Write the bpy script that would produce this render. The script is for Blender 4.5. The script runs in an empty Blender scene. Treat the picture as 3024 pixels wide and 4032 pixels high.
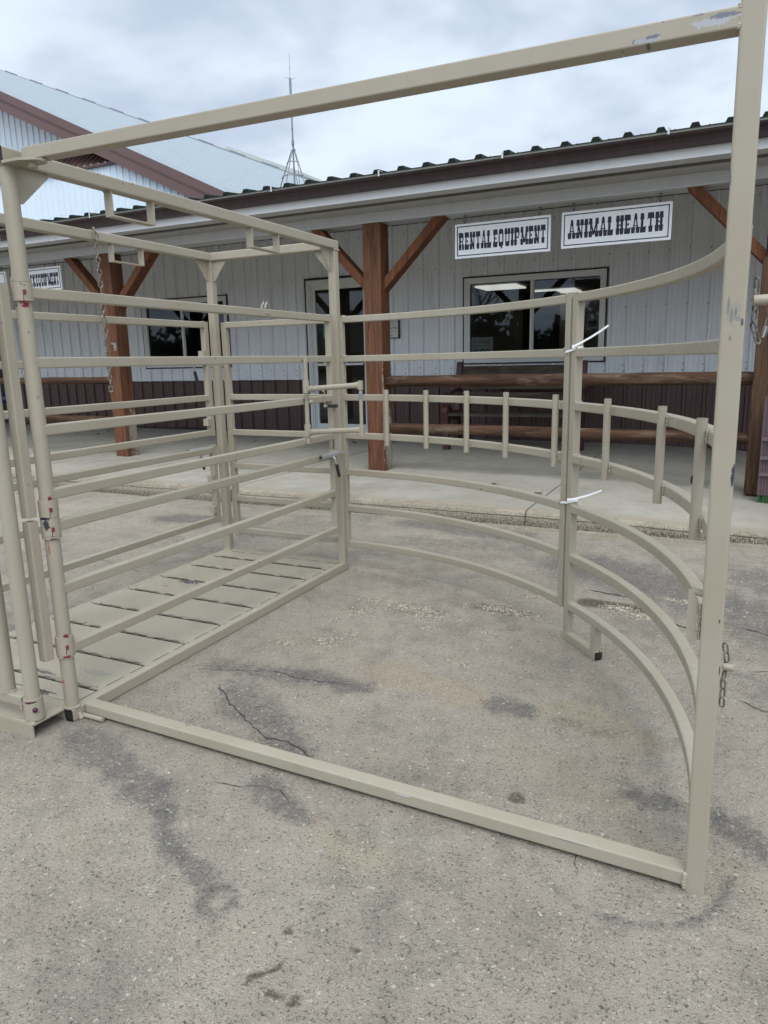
import bpy, bmesh, math, random
from mathutils import Vector, Matrix, noise
random.seed(7)
S = bpy.context.scene
COL = S.collection
R_ = math.radians
V = Vector

# ------------------------------------------------------------------ helpers
class MB:
    def __init__(s): s.bm = bmesh.new(); s.mi = 0
    def face(s, vs):
        try:
            f_ = s.bm.faces.new(vs); f_.material_index = s.mi; return f_
        except ValueError: return None
    def box(s, lo, hi, bev=0.0):
        x0, y0, z0 = lo; x1, y1, z1 = hi
        if bev > 0:
            return s.tube([V(((x0+x1)/2, (y0+y1)/2, z0)), V(((x0+x1)/2, (y0+y1)/2, z1))], x1-x0, y1-y0, bev, up=V((0, 1, 0)))
        v = [s.bm.verts.new(p) for p in ((x0,y0,z0),(x1,y0,z0),(x1,y1,z0),(x0,y1,z0),(x0,y0,z1),(x1,y0,z1),(x1,y1,z1),(x0,y1,z1))]
        for f in ((0,3,2,1),(4,5,6,7),(0,1,5,4),(1,2,6,5),(2,3,7,6),(3,0,4,7)): s.face([v[i] for i in f])
        return s
    def obox(s, c, ax, ay, az):
        c = V(c); ax = V(ax); ay = V(ay); az = V(az)
        v = [s.bm.verts.new(c+sx*ax+sy*ay+sz*az) for sz in (-1,1) for sx, sy in ((-1,-1),(1,-1),(1,1),(-1,1))]
        for f in ((0,3,2,1),(4,5,6,7),(0,1,5,4),(1,2,6,5),(2,3,7,6),(3,0,4,7)): s.face([v[i] for i in f])
        return s
    def sweep(s, pts, prof, up=V((0,0,1)), cap=(True,True), closed=False):
        pts = [V(p) for p in pts]; n = len(pts); rings = []
        for i, p in enumerate(pts):
            if closed: t = pts[(i+1) % n]-pts[i-1]
            elif i == 0: t = pts[1]-p
            elif i == n-1: t = p-pts[-2]
            else: t = (pts[i+1]-p).normalized()+(p-pts[i-1]).normalized()
            t.normalize()
            u = V(up)
            if abs(u.dot(t)) > .98: u = V((0,1,0)) if abs(t.y) < .9 else V((1,0,0))
            side = t.cross(u).normalized(); u = side.cross(t).normalized()
            rings.append([s.bm.verts.new(p+a*side+b*u) for a, b in prof])
        m = len(prof)
        rng = range(n) if closed else range(n-1)
        for i in rng:
            A = rings[i]; B = rings[(i+1) % n]
            for k in range(m): s.face([A[k], A[(k+1) % m], B[(k+1) % m], B[k]])
        if not closed:
            if cap[0]: s.face(rings[0][::-1])
            if cap[1]: s.face(rings[-1])
        return s
    def tube(s, pts, w, h, r=.005, up=V((0,0,1)), cap=(True,True)):
        prof = []
        r = min(r, w*.45, h*.45)
        for cx, cy, a0 in ((w/2-r,h/2-r,0),(-w/2+r,h/2-r,90),(-w/2+r,-h/2+r,180),(w/2-r,-h/2+r,270)):
            for k in range(3):
                a = R_(a0+45*k); prof.append((cx+r*math.cos(a), cy+r*math.sin(a)))
        return s.sweep(pts, prof, up, cap)
    def rod(s, pts, r, seg=18, cap=(True,True), closed=False):
        prof = [(r*math.cos(2*math.pi*k/seg), r*math.sin(2*math.pi*k/seg)) for k in range(seg)]
        return s.sweep(pts, prof, V((0.13,0.21,.97)).normalized() if closed else V((0,0,1)), cap, closed)
    def prism(s, poly, d, org=(0,0,0), ax=(1,0,0), ay=(0,0,1)):
        org = V(org); ax = V(ax); ay = V(ay); n = ax.cross(ay).normalized()*d
        a = [s.bm.verts.new(org+x*ax+y*ay) for x, y in poly]; b = [s.bm.verts.new(v.co+n) for v in a]
        s.face(a[::-1]); s.face(b)
        for i in range(len(a)):
            j = (i+1) % len(a); s.face([a[i], a[j], b[j], b[i]])
        return s
    def quad(s, *ps):
        s.face([s.bm.verts.new(p) for p in ps]); return s
    def ball(s, c, r, sx=1, sy=1, sz=1, nu=8, nv=5):
        c = V(c); rows = []
        for j in range(1, nv):
            a = math.pi*j/nv
            rows.append([s.bm.verts.new(c+V((r*sx*math.sin(a)*math.cos(2*math.pi*i/nu), r*sy*math.sin(a)*math.sin(2*math.pi*i/nu), r*sz*math.cos(a)))) for i in range(nu)])
        t = s.bm.verts.new(c+V((0,0,r*sz))); b = s.bm.verts.new(c-V((0,0,r*sz)))
        for i in range(nu):
            k = (i+1) % nu
            s.face([t, rows[0][i], rows[0][k]]); s.face([b, rows[-1][k], rows[-1][i]])
            for j in range(nv-2): s.face([rows[j][i], rows[j+1][i], rows[j+1][k], rows[j][k]])
        return s
    def weld(s, pts, r=.005):
        pts = [V(p) for p in pts]
        for a, b in zip(pts, pts[1:]):
            n = max(1, int((b-a).length/(r*.8)))
            for i in range(n+1):
                p = a.lerp(b, i/n)+V([random.uniform(-1,1)*r*.2 for _ in range(3)])
                s.ball(p, r*random.uniform(.85,1.25), nu=6, nv=4)
        return s
    def text(s, body, size, org, ax, ay, mirror=1, align='LEFT', width=None):
        cu = bpy.data.curves.new('lettering', 'FONT'); cu.body = body; cu.size = size; cu.align_x = align; cu.resolution_u = 3
        o = bpy.data.objects.new('lettering', cu); COL.objects.link(o)
        bpy.context.view_layer.update()
        me = bpy.data.meshes.new_from_object(o.evaluated_get(bpy.context.evaluated_depsgraph_get()))
        bpy.data.objects.remove(o); bpy.data.curves.remove(cu)
        xs = [v.co.x for v in me.vertices]; k = 1
        if width and xs: k = width/(max(xs)-min(xs))
        org = V(org); ax = V(ax); ay = V(ay)
        vs = [s.bm.verts.new(org+ax*v.co.x*k+ay*v.co.y) for v in me.vertices]
        for p in me.polygons: s.face([vs[i] for i in p.vertices])
        bpy.data.meshes.remove(me); return s
    def build(s, name, mat, parent=None, smooth=False):
        bmesh.ops.recalc_face_normals(s.bm, faces=s.bm.faces)
        me = bpy.data.meshes.new(name); 
        off = wloc(parent) if parent else V((0,0,0))
        if off.length: bmesh.ops.translate(s.bm, vec=-off, verts=s.bm.verts)
        s.bm.to_mesh(me); s.bm.free()
        me.materials.append(mat)
        if smooth:
            for p in me.polygons: p.use_smooth = True
            try: me.set_sharp_from_angle(angle=R_(21.5))
            except Exception: pass
        o = bpy.data.objects.new(name, me); COL.objects.link(o)
        if parent: o.parent = parent
        return o
def wloc(o):
    l = V((0,0,0))
    while o: l += o.location; o = o.parent
    return l
def tag(o, label=None, cat=None, group=None, kind=None):
    if label: o['label'] = label
    if cat: o['category'] = cat
    if group: o['group'] = group
    if kind: o['kind'] = kind
    return o
def thing(name, loc, label, cat, group=None):
    o = bpy.data.objects.new(name, None); o.location = loc; o.empty_display_size = .1; COL.objects.link(o)
    return tag(o, label, cat, group)
def copy_tree(o, parent=None):
    c = o.copy(); COL.objects.link(c); c.parent = parent
    for ch in list(o.children): copy_tree(ch, c)
    return c

# ------------------------------------------------------------------ materials
class NT:
    def __init__(s, name):
        s.m = bpy.data.materials.new(name); s.m.use_nodes = True
        s.t = s.m.node_tree; s.n = s.t.nodes; s.l = s.t.links
        s.b = s.n['Principled BSDF']; s._pos = None
    def pos(s):
        if not s._pos: s._pos = s.n.new('ShaderNodeNewGeometry').outputs['Position']
        return s._pos
    def obj(s): return s.n.new('ShaderNodeTexCoord').outputs['Object']
    def sock(s, i, v):
        if hasattr(v, 'is_linked'): s.l.new(v, i)
        elif v is not None: i.default_value = v
    def scale(s, vec, k):
        m = s.n.new('ShaderNodeMapping'); s.l.new(vec, m.inputs[0]); m.inputs['Scale'].default_value = k; return m.outputs[0]
    def noise(s, scale, detail=4, rough=.6, vec=None, dist=0):
        n = s.n.new('ShaderNodeTexNoise'); s.l.new(vec or s.pos(), n.inputs['Vector'])
        n.inputs['Scale'].default_value = scale; n.inputs['Detail'].default_value = detail; n.inputs['Roughness'].default_value = rough; n.inputs['Distortion'].default_value = dist
        return n.outputs['Fac']
    def voro(s, scale, vec=None, feature='F1', out='Distance', rnd=1):
        n = s.n.new('ShaderNodeTexVoronoi'); n.feature = feature; s.l.new(vec or s.pos(), n.inputs['Vector']); n.inputs['Scale'].default_value = scale
        n.inputs['Randomness'].default_value = rnd
        return n.outputs[out]
    def ramp(s, f, a, b, lo=0., hi=1.):
        n = s.n.new('ShaderNodeMapRange'); n.interpolation_type = 'SMOOTHSTEP'
        s.l.new(f, n.inputs[0]); n.inputs[1].default_value = a; n.inputs[2].default_value = b; n.inputs[3].default_value = lo; n.inputs[4].default_value = hi
        return n.outputs[0]
    def math(s, op, a, b=None, c=None, clamp=False):
        n = s.n.new('ShaderNodeMath'); n.operation = op; n.use_clamp = clamp
        s.sock(n.inputs[0], a); s.sock(n.inputs[1], b)
        if c is not None: s.sock(n.inputs[2], c)
        return n.outputs[0]
    def mix(s, f, a, b, mode='MIX'):
        n = s.n.new('ShaderNodeMix'); n.data_type = 'RGBA'; n.blend_type = mode
        s.sock(n.inputs[0], f)
        for i, v in ((6, a), (7, b)):
            if isinstance(v, tuple): v = v if len(v) == 4 else (*v, 1)
            s.sock(n.inputs[i], v)
        return n.outputs[2]
    def xyz(s, vec=None):
        n = s.n.new('ShaderNodeSeparateXYZ'); s.l.new(vec or s.pos(), n.inputs[0]); return n.outputs
    def attr(s, name):
        n = s.n.new('ShaderNodeAttribute'); n.attribute_name = name; return n.outputs['Fac']
    def bump(s, h, strength=.3, dist=.01):
        n = s.n.new('ShaderNodeBump'); s.l.new(h, n.inputs['Height']); n.inputs['Strength'].default_value = strength; n.inputs['Distance'].default_value = dist
        s.l.new(n.outputs[0], s.b.inputs['Normal']); return n
    def spot(s, c, r, edge=.35, nscale=60, namt=.5, inv=None):
        "mask 0..1: a blotch of radii r round point c with a ragged edge"
        v = s.n.new('ShaderNodeVectorMath'); v.operation = 'SUBTRACT'; s.l.new(s.pos(), v.inputs[0]); v.inputs[1].default_value = c
        w = s.n.new('ShaderNodeVectorMath'); w.operation = 'MULTIPLY'; s.l.new(v.outputs[0], w.inputs[0]); w.inputs[1].default_value = (1/r[0], 1/r[1], 1/r[2])
        l = s.n.new('ShaderNodeVectorMath'); l.operation = 'LENGTH'; s.l.new(w.outputs[0], l.inputs[0])
        d = s.math('ADD', l.outputs['Value'], s.math('MULTIPLY', s.math('SUBTRACT', s.noise(nscale, 4, .65), .5), namt*2.4))
        return s.ramp(d, 1-edge, 1, 1, 0)
    def done(s, col=None, rough=None, metal=None, spec=None):
        if isinstance(col, tuple): col = (*col[:3], 1)
        s.sock(s.b.inputs['Base Color'], col); s.sock(s.b.inputs['Roughness'], rough); s.sock(s.b.inputs['Metallic'], metal)
        if spec is not None: s.b.inputs['Specular IOR Level'].default_value = spec
        return s.m

BEIGE = (.322, .288, .226)
def paint(name, spots=()):
    t = NT(name)
    big = t.noise(2.3, 3, .6); mid = t.noise(17, 4, .6)
    c = t.mix(t.ramp(big, .3, .7), (BEIGE[0]*.95, BEIGE[1]*.94, BEIGE[2]*.90), (BEIGE[0]*1.04, BEIGE[1]*1.04, BEIGE[2]*1.06))
    c = t.mix(t.ramp(mid, .42, .75, 0, .22), c, (.33, .315, .255))
    # streaky dirt
    st = t.noise(30, 3, .5, t.scale(t.pos(), (1, 1, .08)))
    c = t.mix(t.ramp(st, .55, .8, 0, .18), c, (.25, .23, .19))
    # chips down to dark steel
    ch = t.math('MULTIPLY', t.ramp(t.noise(46, 3, .5), .69, .72), t.ramp(t.noise(3.1, 2, .5), .5, .62))
    c = t.mix(ch, c, (.09, .085, .085))
    rough = .46
    for (p, r, colr, ns, na) in spots:
        c = t.mix(t.spot(p, r, .3, ns, na), c, colr)
    t.bump(t.math('ADD', t.noise(160, 3, .6), t.math('MULTIPLY', t.noise(12, 2, .5), 1.5)), .08, .004)
    return t.done(c, t.ramp(t.noise(25, 3, .6), .3, .7, .38, .56), 0, .4)
STEEL = (.30, .31, .34); DARK = (.03, .03, .035); RED = (.25, .012, .03)
M = {}
M['paint'] = paint('beige_paint')
M['gate_paint'] = paint('beige_paint_scuffed', [
    ((-.085,1.722,1.966), (.045,.05,.010), (.36,.37,.40), 150, .9), ((-.065,1.722,1.973), (.028,.05,.006), (.16,.16,.19), 150, 1.0), ((-.11,1.722,1.983), (.012,.05,.003), (.16,.16,.19), 150, 1.0),
    ((-.205,1.725,1.957), (.028,.05,.007), (.30,.31,.34), 150, .9), ((-.197,1.725,1.961), (.016,.05,.004), (.14,.14,.17), 150, .9), ((-.205,1.74,1.946), (.006,.03,.006), (.12,.11,.09), 120, .5),
    ((-.80,1.75,.046), (.03,.03,.0025), (.5,.5,.52), 120, .5), ((-.45,1.722,.006), (.05,.06,.007), (.05,.05,.05), 120, .6), ((-.30,1.733,.047), (.06,.012,.0025), (.2,.2,.2), 120, .6)])
M['post_paint'] = paint('beige_paint_rubbed', [
    ((-.008,1.72,1.404), (.017,.03,.030), (.27,.255,.215), 90, 1.1), ((-.017,1.72,1.418), (.0025,.03,.020), (.17,.165,.15), 150, .7), ((-.010,1.72,1.398), (.003,.03,.018), (.18,.175,.16), 150, .8), ((-.002,1.72,1.405), (.0025,.03,.014), (.16,.155,.145), 150, .7), ((.001,1.72,1.392), (.010,.03,.006), (.22,.215,.20), 160, 1.0),
    ((.0115,1.72,1.383), (.003,.03,.010), (.07,.08,.11), 150, .5), ((-.009,1.72,1.352), (.004,.03,.007), (.2,.18,.14), 220, .8),
    ((-.033,1.72,1.66), (.0035,.06,.05), (.12,.12,.14), 100, .9), ((.018,1.72,1.06), (.0045,.03,.03), (.035,.035,.06), 120, .9),
    ((.014,1.72,.72), (.002,.02,.006), (.06,.05,.05), 30, .2), ((.022,1.72,.60), (.0015,.02,.014), (.04,.04,.04), 30, .2)])
M['hinge_paint'] = paint('beige_paint_greasy', [
    ((-2.19,1.727,.792), (.03,.014,.006), (.02,.022,.035), 130, .9), ((-2.18,1.727,.770), (.012,.014,.02), (.03,.03,.04), 130, .9),
    ((-2.165,1.74,1.528), (.018,.02,.007), (.30,.012,.05), 120, .7), ((-2.168,1.735,.262), (.016,.02,.006), (.22,.012,.04), 120, .7),
    ((-2.196,1.727,.160), (.008,.012,.007), (.42,.03,.05), 90, .4), ((-2.194,1.727,.125), (.0012,.012,.05), (.30,.10,.08), 20, .2),
    ((-2.187,1.727,.68), (.003,.012,.03), (.33,.05,.06), 90, .8), ((-2.165,1.735,.715), (.014,.02,.004), (.10,.01,.03), 120, .6),
    ((-2.21,1.59,.132), (.03,.03,.005), (.07,.012,.04), 130, .8)])
def simple(name, col, rough=.5, metal=0, spec=.5, var=.12, nscale=20, bump=0):
    t = NT(name); n = t.noise(nscale, 4, .6)
    c = t.mix(n, tuple(x*(1-var) for x in col), tuple(min(1, x*(1+var)) for x in col))
    if bump: t.bump(t.noise(nscale*6, 4, .6), bump, .004)
    return t.done(c, rough, metal, spec)
M['chrome'] = simple('zinc_plate', (.48,.49,.50), .28, .6, .5, .1, 90)
M['rubber'] = simple('black_rubber', (.018,.019,.022), .5)
M['grease'] = simple('red_grease', (.15,.008,.022), .25, 0, .6)
M['hole'] = simple('dark_hole', (.012,.012,.013), .8)
M['zip'] = simple('white_nylon', (.85,.86,.86), .35, var=.03)
M['wire'] = simple('galvanized_wire', (.35,.35,.35), .45, .8)
def chainmat():
    t = NT('weathered_chain'); n = t.noise(55, 4, .6)
    c = t.mix(t.ramp(n, .42, .6), (.22,.205,.165), (.10,.09,.08))
    return t.done(c, .45, .35)
M['chain'] = chainmat()
def plate():
    t = NT('diamond_plate'); x = t.xyz()
    # raised tread lozenges, two alternating directions
    def loz(sx, sy, ox, oy, ang):
        m = t.n.new('ShaderNodeMapping'); t.l.new(t.pos(), m.inputs[0]); m.inputs['Rotation'].default_value = (0,0,R_(ang)); m.inputs['Scale'].default_value = (1,1,0)
        v = t.xyz(m.outputs[0])
        a = t.math('SUBTRACT', t.math('FRACT', t.math('ADD', t.math('MULTIPLY', v[0], 1/sx), ox)), .5)
        b = t.math('SUBTRACT', t.math('FRACT', t.math('ADD', t.math('MULTIPLY', v[1], 1/sy), oy)), .5)
        d = t.math('ADD', t.math('POWER', t.math('MULTIPLY', a, 2.6), 2), t.math('POWER', t.math('MULTIPLY', b, 6), 2))
        return t.ramp(d, .5, 1.0, 1, 0)
    h = t.math('MAXIMUM', loz(.042,.030,0,0,45), loz(.042,.030,.5,.5,-45))
    c = t.mix(t.ramp(t.noise(2.6,4,.6), .3, .7), (BEIGE[0]*1.0,BEIGE[1]*1.0,BEIGE[2]*1.0), (BEIGE[0]*1.14,BEIGE[1]*1.15,BEIGE[2]*1.16))
    c = t.mix(t.math('MULTIPLY', t.ramp(t.noise(60,4,.7), .56, .72), t.ramp(t.noise(4,3,.5), .5, .65)), c, (.16,.15,.12))
    for p, r, k, ns, na in [((-2.42,1.80,.05),(.06,.02,.02),(.10,.09,.08),90,.8), ((-2.60,1.93,.055),(.12,.03,.02),(.10,.10,.12),70,1.0), ((-2.85,3.19,.055),(.09,.03,.02),(.08,.08,.08),70,.9),
                            ((-2.93,3.08,.05),(.03,.008,.02),(.25,.15,.02),160,.9), ((-2.36,2.02,.05),(.10,.03,.02),(.26,.25,.21),50,.9)]:
        c = t.mix(t.spot(p, r, .35, ns, na), c, k)
    t.bump(t.math('ADD', h, t.math('MULTIPLY', t.noise(90,3,.6), .25)), .35, .003)
    return t.done(c, .5, 0, .4)
M['plate'] = plate()
def wood(name, dark, light, axis=2, grey=0.0, rough=.75, spots=()):
    t = NT(name); k = [14,14,14]; k[axis] = .9
    v = t.scale(t.pos(), tuple(k)); g = t.noise(1.6, 6, .65, v, .6)
    k2 = [70,70,70]; k2[axis] = 2.2
    f = t.noise(1.3, 4, .6, t.scale(t.pos(), tuple(k2)))
    c = t.mix(t.ramp(g, .3, .7), dark, light)
    c = t.mix(t.ramp(f, .52, .72, 0, .55), c, tuple(x*.42 for x in dark))
    if grey: c = t.mix(t.ramp(t.noise(2.2, 5, .7, t.scale(t.pos(), tuple(3 if i != axis else .8 for i in range(3))), .4), .52, .72, 0, grey), c, (.17,.13,.092))
    kq = [9,9,9]; kq[axis] = .3
    qn = t.noise(2.2, 3, .5, t.scale(t.pos(), tuple(kq)), .2)
    c = t.mix(t.math('MULTIPLY', t.ramp(t.math('ABSOLUTE', t.math('SUBTRACT', qn, .5)), 0, .013, 1, 0), .8), c, tuple(x*.25 for x in dark))
    for p, r, colr, ns, na in spots: c = t.mix(t.spot(p, r, .4, ns, na), c, colr)
    t.bump(t.math('ADD', g, t.math('MULTIPLY', f, .6)), .35, .006)
    return t.done(c, rough, 0, .25)
M['cedar'] = wood('stained_post_wood', (.080,.034,.018), (.160,.070,.036), 2, .0, .75,
                  [((-3.36,7.2,.42),(.05,.16,.42),(.27,.24,.20),18,.5), ((-7.13,7.2,.45),(.05,.16,.45),(.26,.23,.19),18,.55), ((-3.375,7.03,.8),(.015,.03,.7),(.24,.2,.16),25,.8)])
M['brace'] = wood('stained_brace_wood', (.085,.033,.015), (.17,.066,.029), 2)
M['log'] = wood('weathered_log', (.030,.015,.009), (.105,.052,.027), 0, .8, .8)
M['dark_post'] = wood('dark_post_wood', (.05,.026,.014), (.10,.055,.03), 2)
M['slat'] = wood('weathered_bench_slat', (.045,.036,.028), (.10,.085,.065), 0, .5, .85)
M['iron'] = simple('maroon_cast_iron', (.058,.018,.018), .5, 0, .5, .25, 12, .2)
def siding(name, col, rough=.42, dirt=(.30,.30,.28), amt=.25):
    t = NT(name)
    n = t.noise(1.3, 4, .6); s = t.noise(9, 4, .6, t.scale(t.pos(), (1,1,.12)))
    c = t.mix(t.ramp(n, .3, .7, 0, .35), col, tuple(x*.9 for x in col))
    c = t.mix(t.ramp(s, .5, .8, 0, amt), c, dirt)
    t.bump(t.noise(3.0, 2, .5), .12, .02)
    return t.done(c, rough, 0, .4)
M['white_siding'] = siding('white_ribbed_metal', (.72,.745,.78))
M['beam_metal_shaded'] = siding('shade_toned_beam_metal', (.47,.475,.47))  # greyed so the base colour carries the overhang's shade on the beam
M['barn_white'] = siding('barn_white_metal', (.62,.70,.78), amt=.1)
M['brown_siding'] = siding('brown_ribbed_metal', (.078,.040,.037), .45, (.10,.08,.07), .4)
M['maroon'] = siding('maroon_trim', (.030,.016,.018), .4, (.10,.06,.055), .3)
M['barn_maroon'] = siding('barn_maroon_trim', (.115,.066,.062), .5, (.14,.09,.085), .2)
M['white_trim'] = siding('white_trim', (.50,.51,.515), .4, (.40,.39,.36), .3)
M['roof_green'] = siding('dark_green_roof', (.010,.015,.012), .6, (.016,.018,.015), .3); M['roof_green'].node_tree.nodes['Principled BSDF'].inputs['Specular IOR Level'].default_value = .1
M['drip'] = siding('pale_drip_edge', (.27,.29,.25), .5, (.20,.19,.15), .5)
M['barn_roof'] = siding('galvalume_roof', (.30,.35,.39), .5, (.45,.5,.55), .25)
M['pale_green'] = siding('pale_green_metal', (.48,.53,.50), .5)
M['vinyl'] = siding('vinyl_window_frame', (.66,.67,.66), .4, (.4,.4,.38), .12)
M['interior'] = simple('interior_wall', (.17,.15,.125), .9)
M['interior_tan'] = simple('interior_tan_board', (.22,.15,.08), .9)
M['black_goods_shade'] = simple('dark_goods_and_shade', (.02,.021,.025), .6)  # dark goods; also paints the shade sheet under the eave
M['blue_goods'] = simple('blue_bag', (.025,.03,.12), .35, var=.6, nscale=14)
M['pink_goods'] = simple('purple_bag', (.11,.02,.07), .3, var=.7, nscale=18)
M['screw'] = simple('grey_screw_head', (.20,.20,.21), .4)
M['ink'] = simple('navy_ink', (.012,.013,.03), .6)
M['sign_white'] = simple('sign_board_white', (.74,.75,.77), .45, var=.04, nscale=4)
M['paper'] = simple('notice_paper', (.62,.63,.60), .6, var=.04)
M['poster'] = simple('poster_paper', (.40,.44,.40), .6, var=.05)
M['poster_ink'] = simple('poster_ink', (.06,.07,.065), .7)
M['black_frame'] = simple('black_frame', (.02,.02,.03), .5)
M['galv'] = simple('galvanized_steel', (.22,.235,.27), .5, .3, .5, .25, 8)
M['green_sticker'] = simple('green_sticker', (.02,.16,.10), .5)
M['leaf'] = simple('dry_leaf', (.06,.038,.022), .8, var=.4, nscale=9)
M['bark'] = simple('grey_bark', (.09,.075,.06), .9, var=.35, nscale=12)
M['siding_house'] = simple('house_lap_siding', (.30,.31,.25), .7)
M['shingle'] = simple('roof_shingle', (.10,.10,.10), .9, var=.3, nscale=6)
M['pinkplastic'] = simple('pink_ribbed_plastic', (.12,.085,.092), .3, 0, .6)
M['bristle'] = simple('green_bristle', (.03,.09,.035), .8)
def emis(name, col, st):
    t = NT(name); t.b.inputs['Emission Color'].default_value = (*col, 1); t.b.inputs['Emission Strength'].default_value = st
    return t.done(col, .5)
M['lamp'] = emis('fluorescent_diffuser', (1,.98,.92), .85)
def glass():
    t = NT('window_glass'); t.n.remove(t.b)
    out = t.n['Material Output']; g = t.n.new('ShaderNodeBsdfGlossy'); g.inputs['Roughness'].default_value = .02; g.inputs['Color'].default_value = (.85,.9,.95,1)
    tr = t.n.new('ShaderNodeBsdfTransparent'); tr.inputs['Color'].default_value = (.55,.58,.57,1)
    f = t.n.new('ShaderNodeFresnel'); f.inputs['IOR'].default_value = 1.5
    mx = t.n.new('ShaderNodeMixShader'); t.l.new(f.outputs[0], mx.inputs[0]); t.l.new(tr.outputs[0], mx.inputs[1]); t.l.new(g.outputs[0], mx.inputs[2])
    t.l.new(mx.outputs[0], out.inputs['Surface']); return t.m
M['glass'] = glass()
def asphalt():
    t = NT('worn_asphalt'); P = t.pos()
    dk = t.attr('dark'); tn = t.attr('tan'); wet = t.attr('brown')
    big = t.noise(.75, 5, .6); mid = t.noise(4.2, 5, .65, None, .4); fine = t.noise(52, 5, .8); grain = t.noise(260, 4, .8); clump = t.noise(15, 4, .7)
    c = t.mix(t.ramp(big, .32, .68), (.395,.346,.287), (.48,.425,.352))
    c = t.mix(t.ramp(mid, .35, .72, 0, .5), c, (.41,.34,.265))
    c = t.mix(t.ramp(t.noise(1.9, 6, .75), .44, .68, 0, .75), c, (.25,.225,.190))
    c = t.mix(t.ramp(t.noise(8, 6, .8), .47, .72, 0, .52), c, (.205,.188,.165))
    c = t.mix(t.ramp(t.noise(13, 5, .8), .55, .75, 0, .45), c, (.44,.395,.32))
    c = t.mix(t.math('MULTIPLY', t.ramp(t.math('ADD', tn, t.math('MULTIPLY', t.math('SUBTRACT', fine, .5), 1.6)), .2, 1.0), .62), c, (.44,.36,.245))
    dkm = t.math('ADD', t.math('ADD', dk, t.math('MULTIPLY', t.math('SUBTRACT', fine, .5), 2.4)), t.math('MULTIPLY', t.math('SUBTRACT', clump, .5), 1.4))
    c = t.mix(t.math('MULTIPLY', t.ramp(t.math('ADD', dkm, t.math('MULTIPLY', t.math('SUBTRACT', grain, .5), 1.6)), .2, 1.5), .74), c, (.098,.096,.100))
    c = t.mix(t.math('MULTIPLY', t.ramp(t.math('ADD', wet, t.math('MULTIPLY', t.math('SUBTRACT', fine, .5), 1.1)), .3, .85), .88), c, (.085,.060,.036))
    # aggregate: pale and dark chips of uneven size in the binder
    jn = t.n.new('ShaderNodeTexNoise'); t.l.new(P, jn.inputs['Vector']); jn.inputs['Scale'].default_value = 70; jn.inputs['Detail'].default_value = 3
    jv = t.n.new('ShaderNodeVectorMath'); jv.operation = 'MULTIPLY_ADD'; t.l.new(jn.outputs['Color'], jv.inputs[0]); jv.inputs[1].default_value = (.022,.022,0); t.l.new(P, jv.inputs[2])
    def chips(scale, ch, lo, hi, rad, amt, col, c):
        v_ = t.n.new('ShaderNodeTexVoronoi'); t.l.new(jv.outputs[0], v_.inputs['Vector']); v_.inputs['Scale'].default_value = scale
        k_ = t.n.new('ShaderNodeSeparateColor'); t.l.new(v_.outputs['Color'], k_.inputs[0])
        # each cell gets its own chip radius
        rr = t.math('MULTIPLY', k_.outputs[(ch+1) % 3], rad)
        ins = t.ramp(t.math('SUBTRACT', v_.outputs['Distance'], rr), -.06, .06, 1, 0)
        return t.mix(t.math('MULTIPLY', t.ramp(k_.outputs[ch], lo, hi, 0, amt), ins), c, col), v_
    c, vr = chips(165, 0, .45, .95, .52, .62, (.58,.535,.455), c)
    c, _ = chips(210, 1, .45, .9, .55, .72, (.085,.079,.074), c)
    c, _ = chips(88, 2, .90, .97, .42, .72, (.66,.62,.54), c)
    c, _ = chips(60, 0, .93, .98, .30, .75, (.05,.046,.045), c)
    c = t.mix(t.ramp(grain, .40, .66, 0, .52), c, (.14,.127,.108))
    pits = t.math('MULTIPLY', t.ramp(t.math('ADD', t.noise(95, 4, .7), t.math('MULTIPLY', t.math('SUBTRACT', clump, .5), .25)), .58, .68), .8)
    c = t.mix(pits, c, (.058,.055,.053))
    h = t.math('ADD', t.math('MULTIPLY', fine, 1.2), t.math('ADD', grain, t.math('MULTIPLY', vr.outputs['Distance'], -1.0)))
    t.bump(t.math('SUBTRACT', h, pits), .8, .007)
    return t.done(c, .92, 0, .25)
M['asphalt'] = asphalt()
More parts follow.
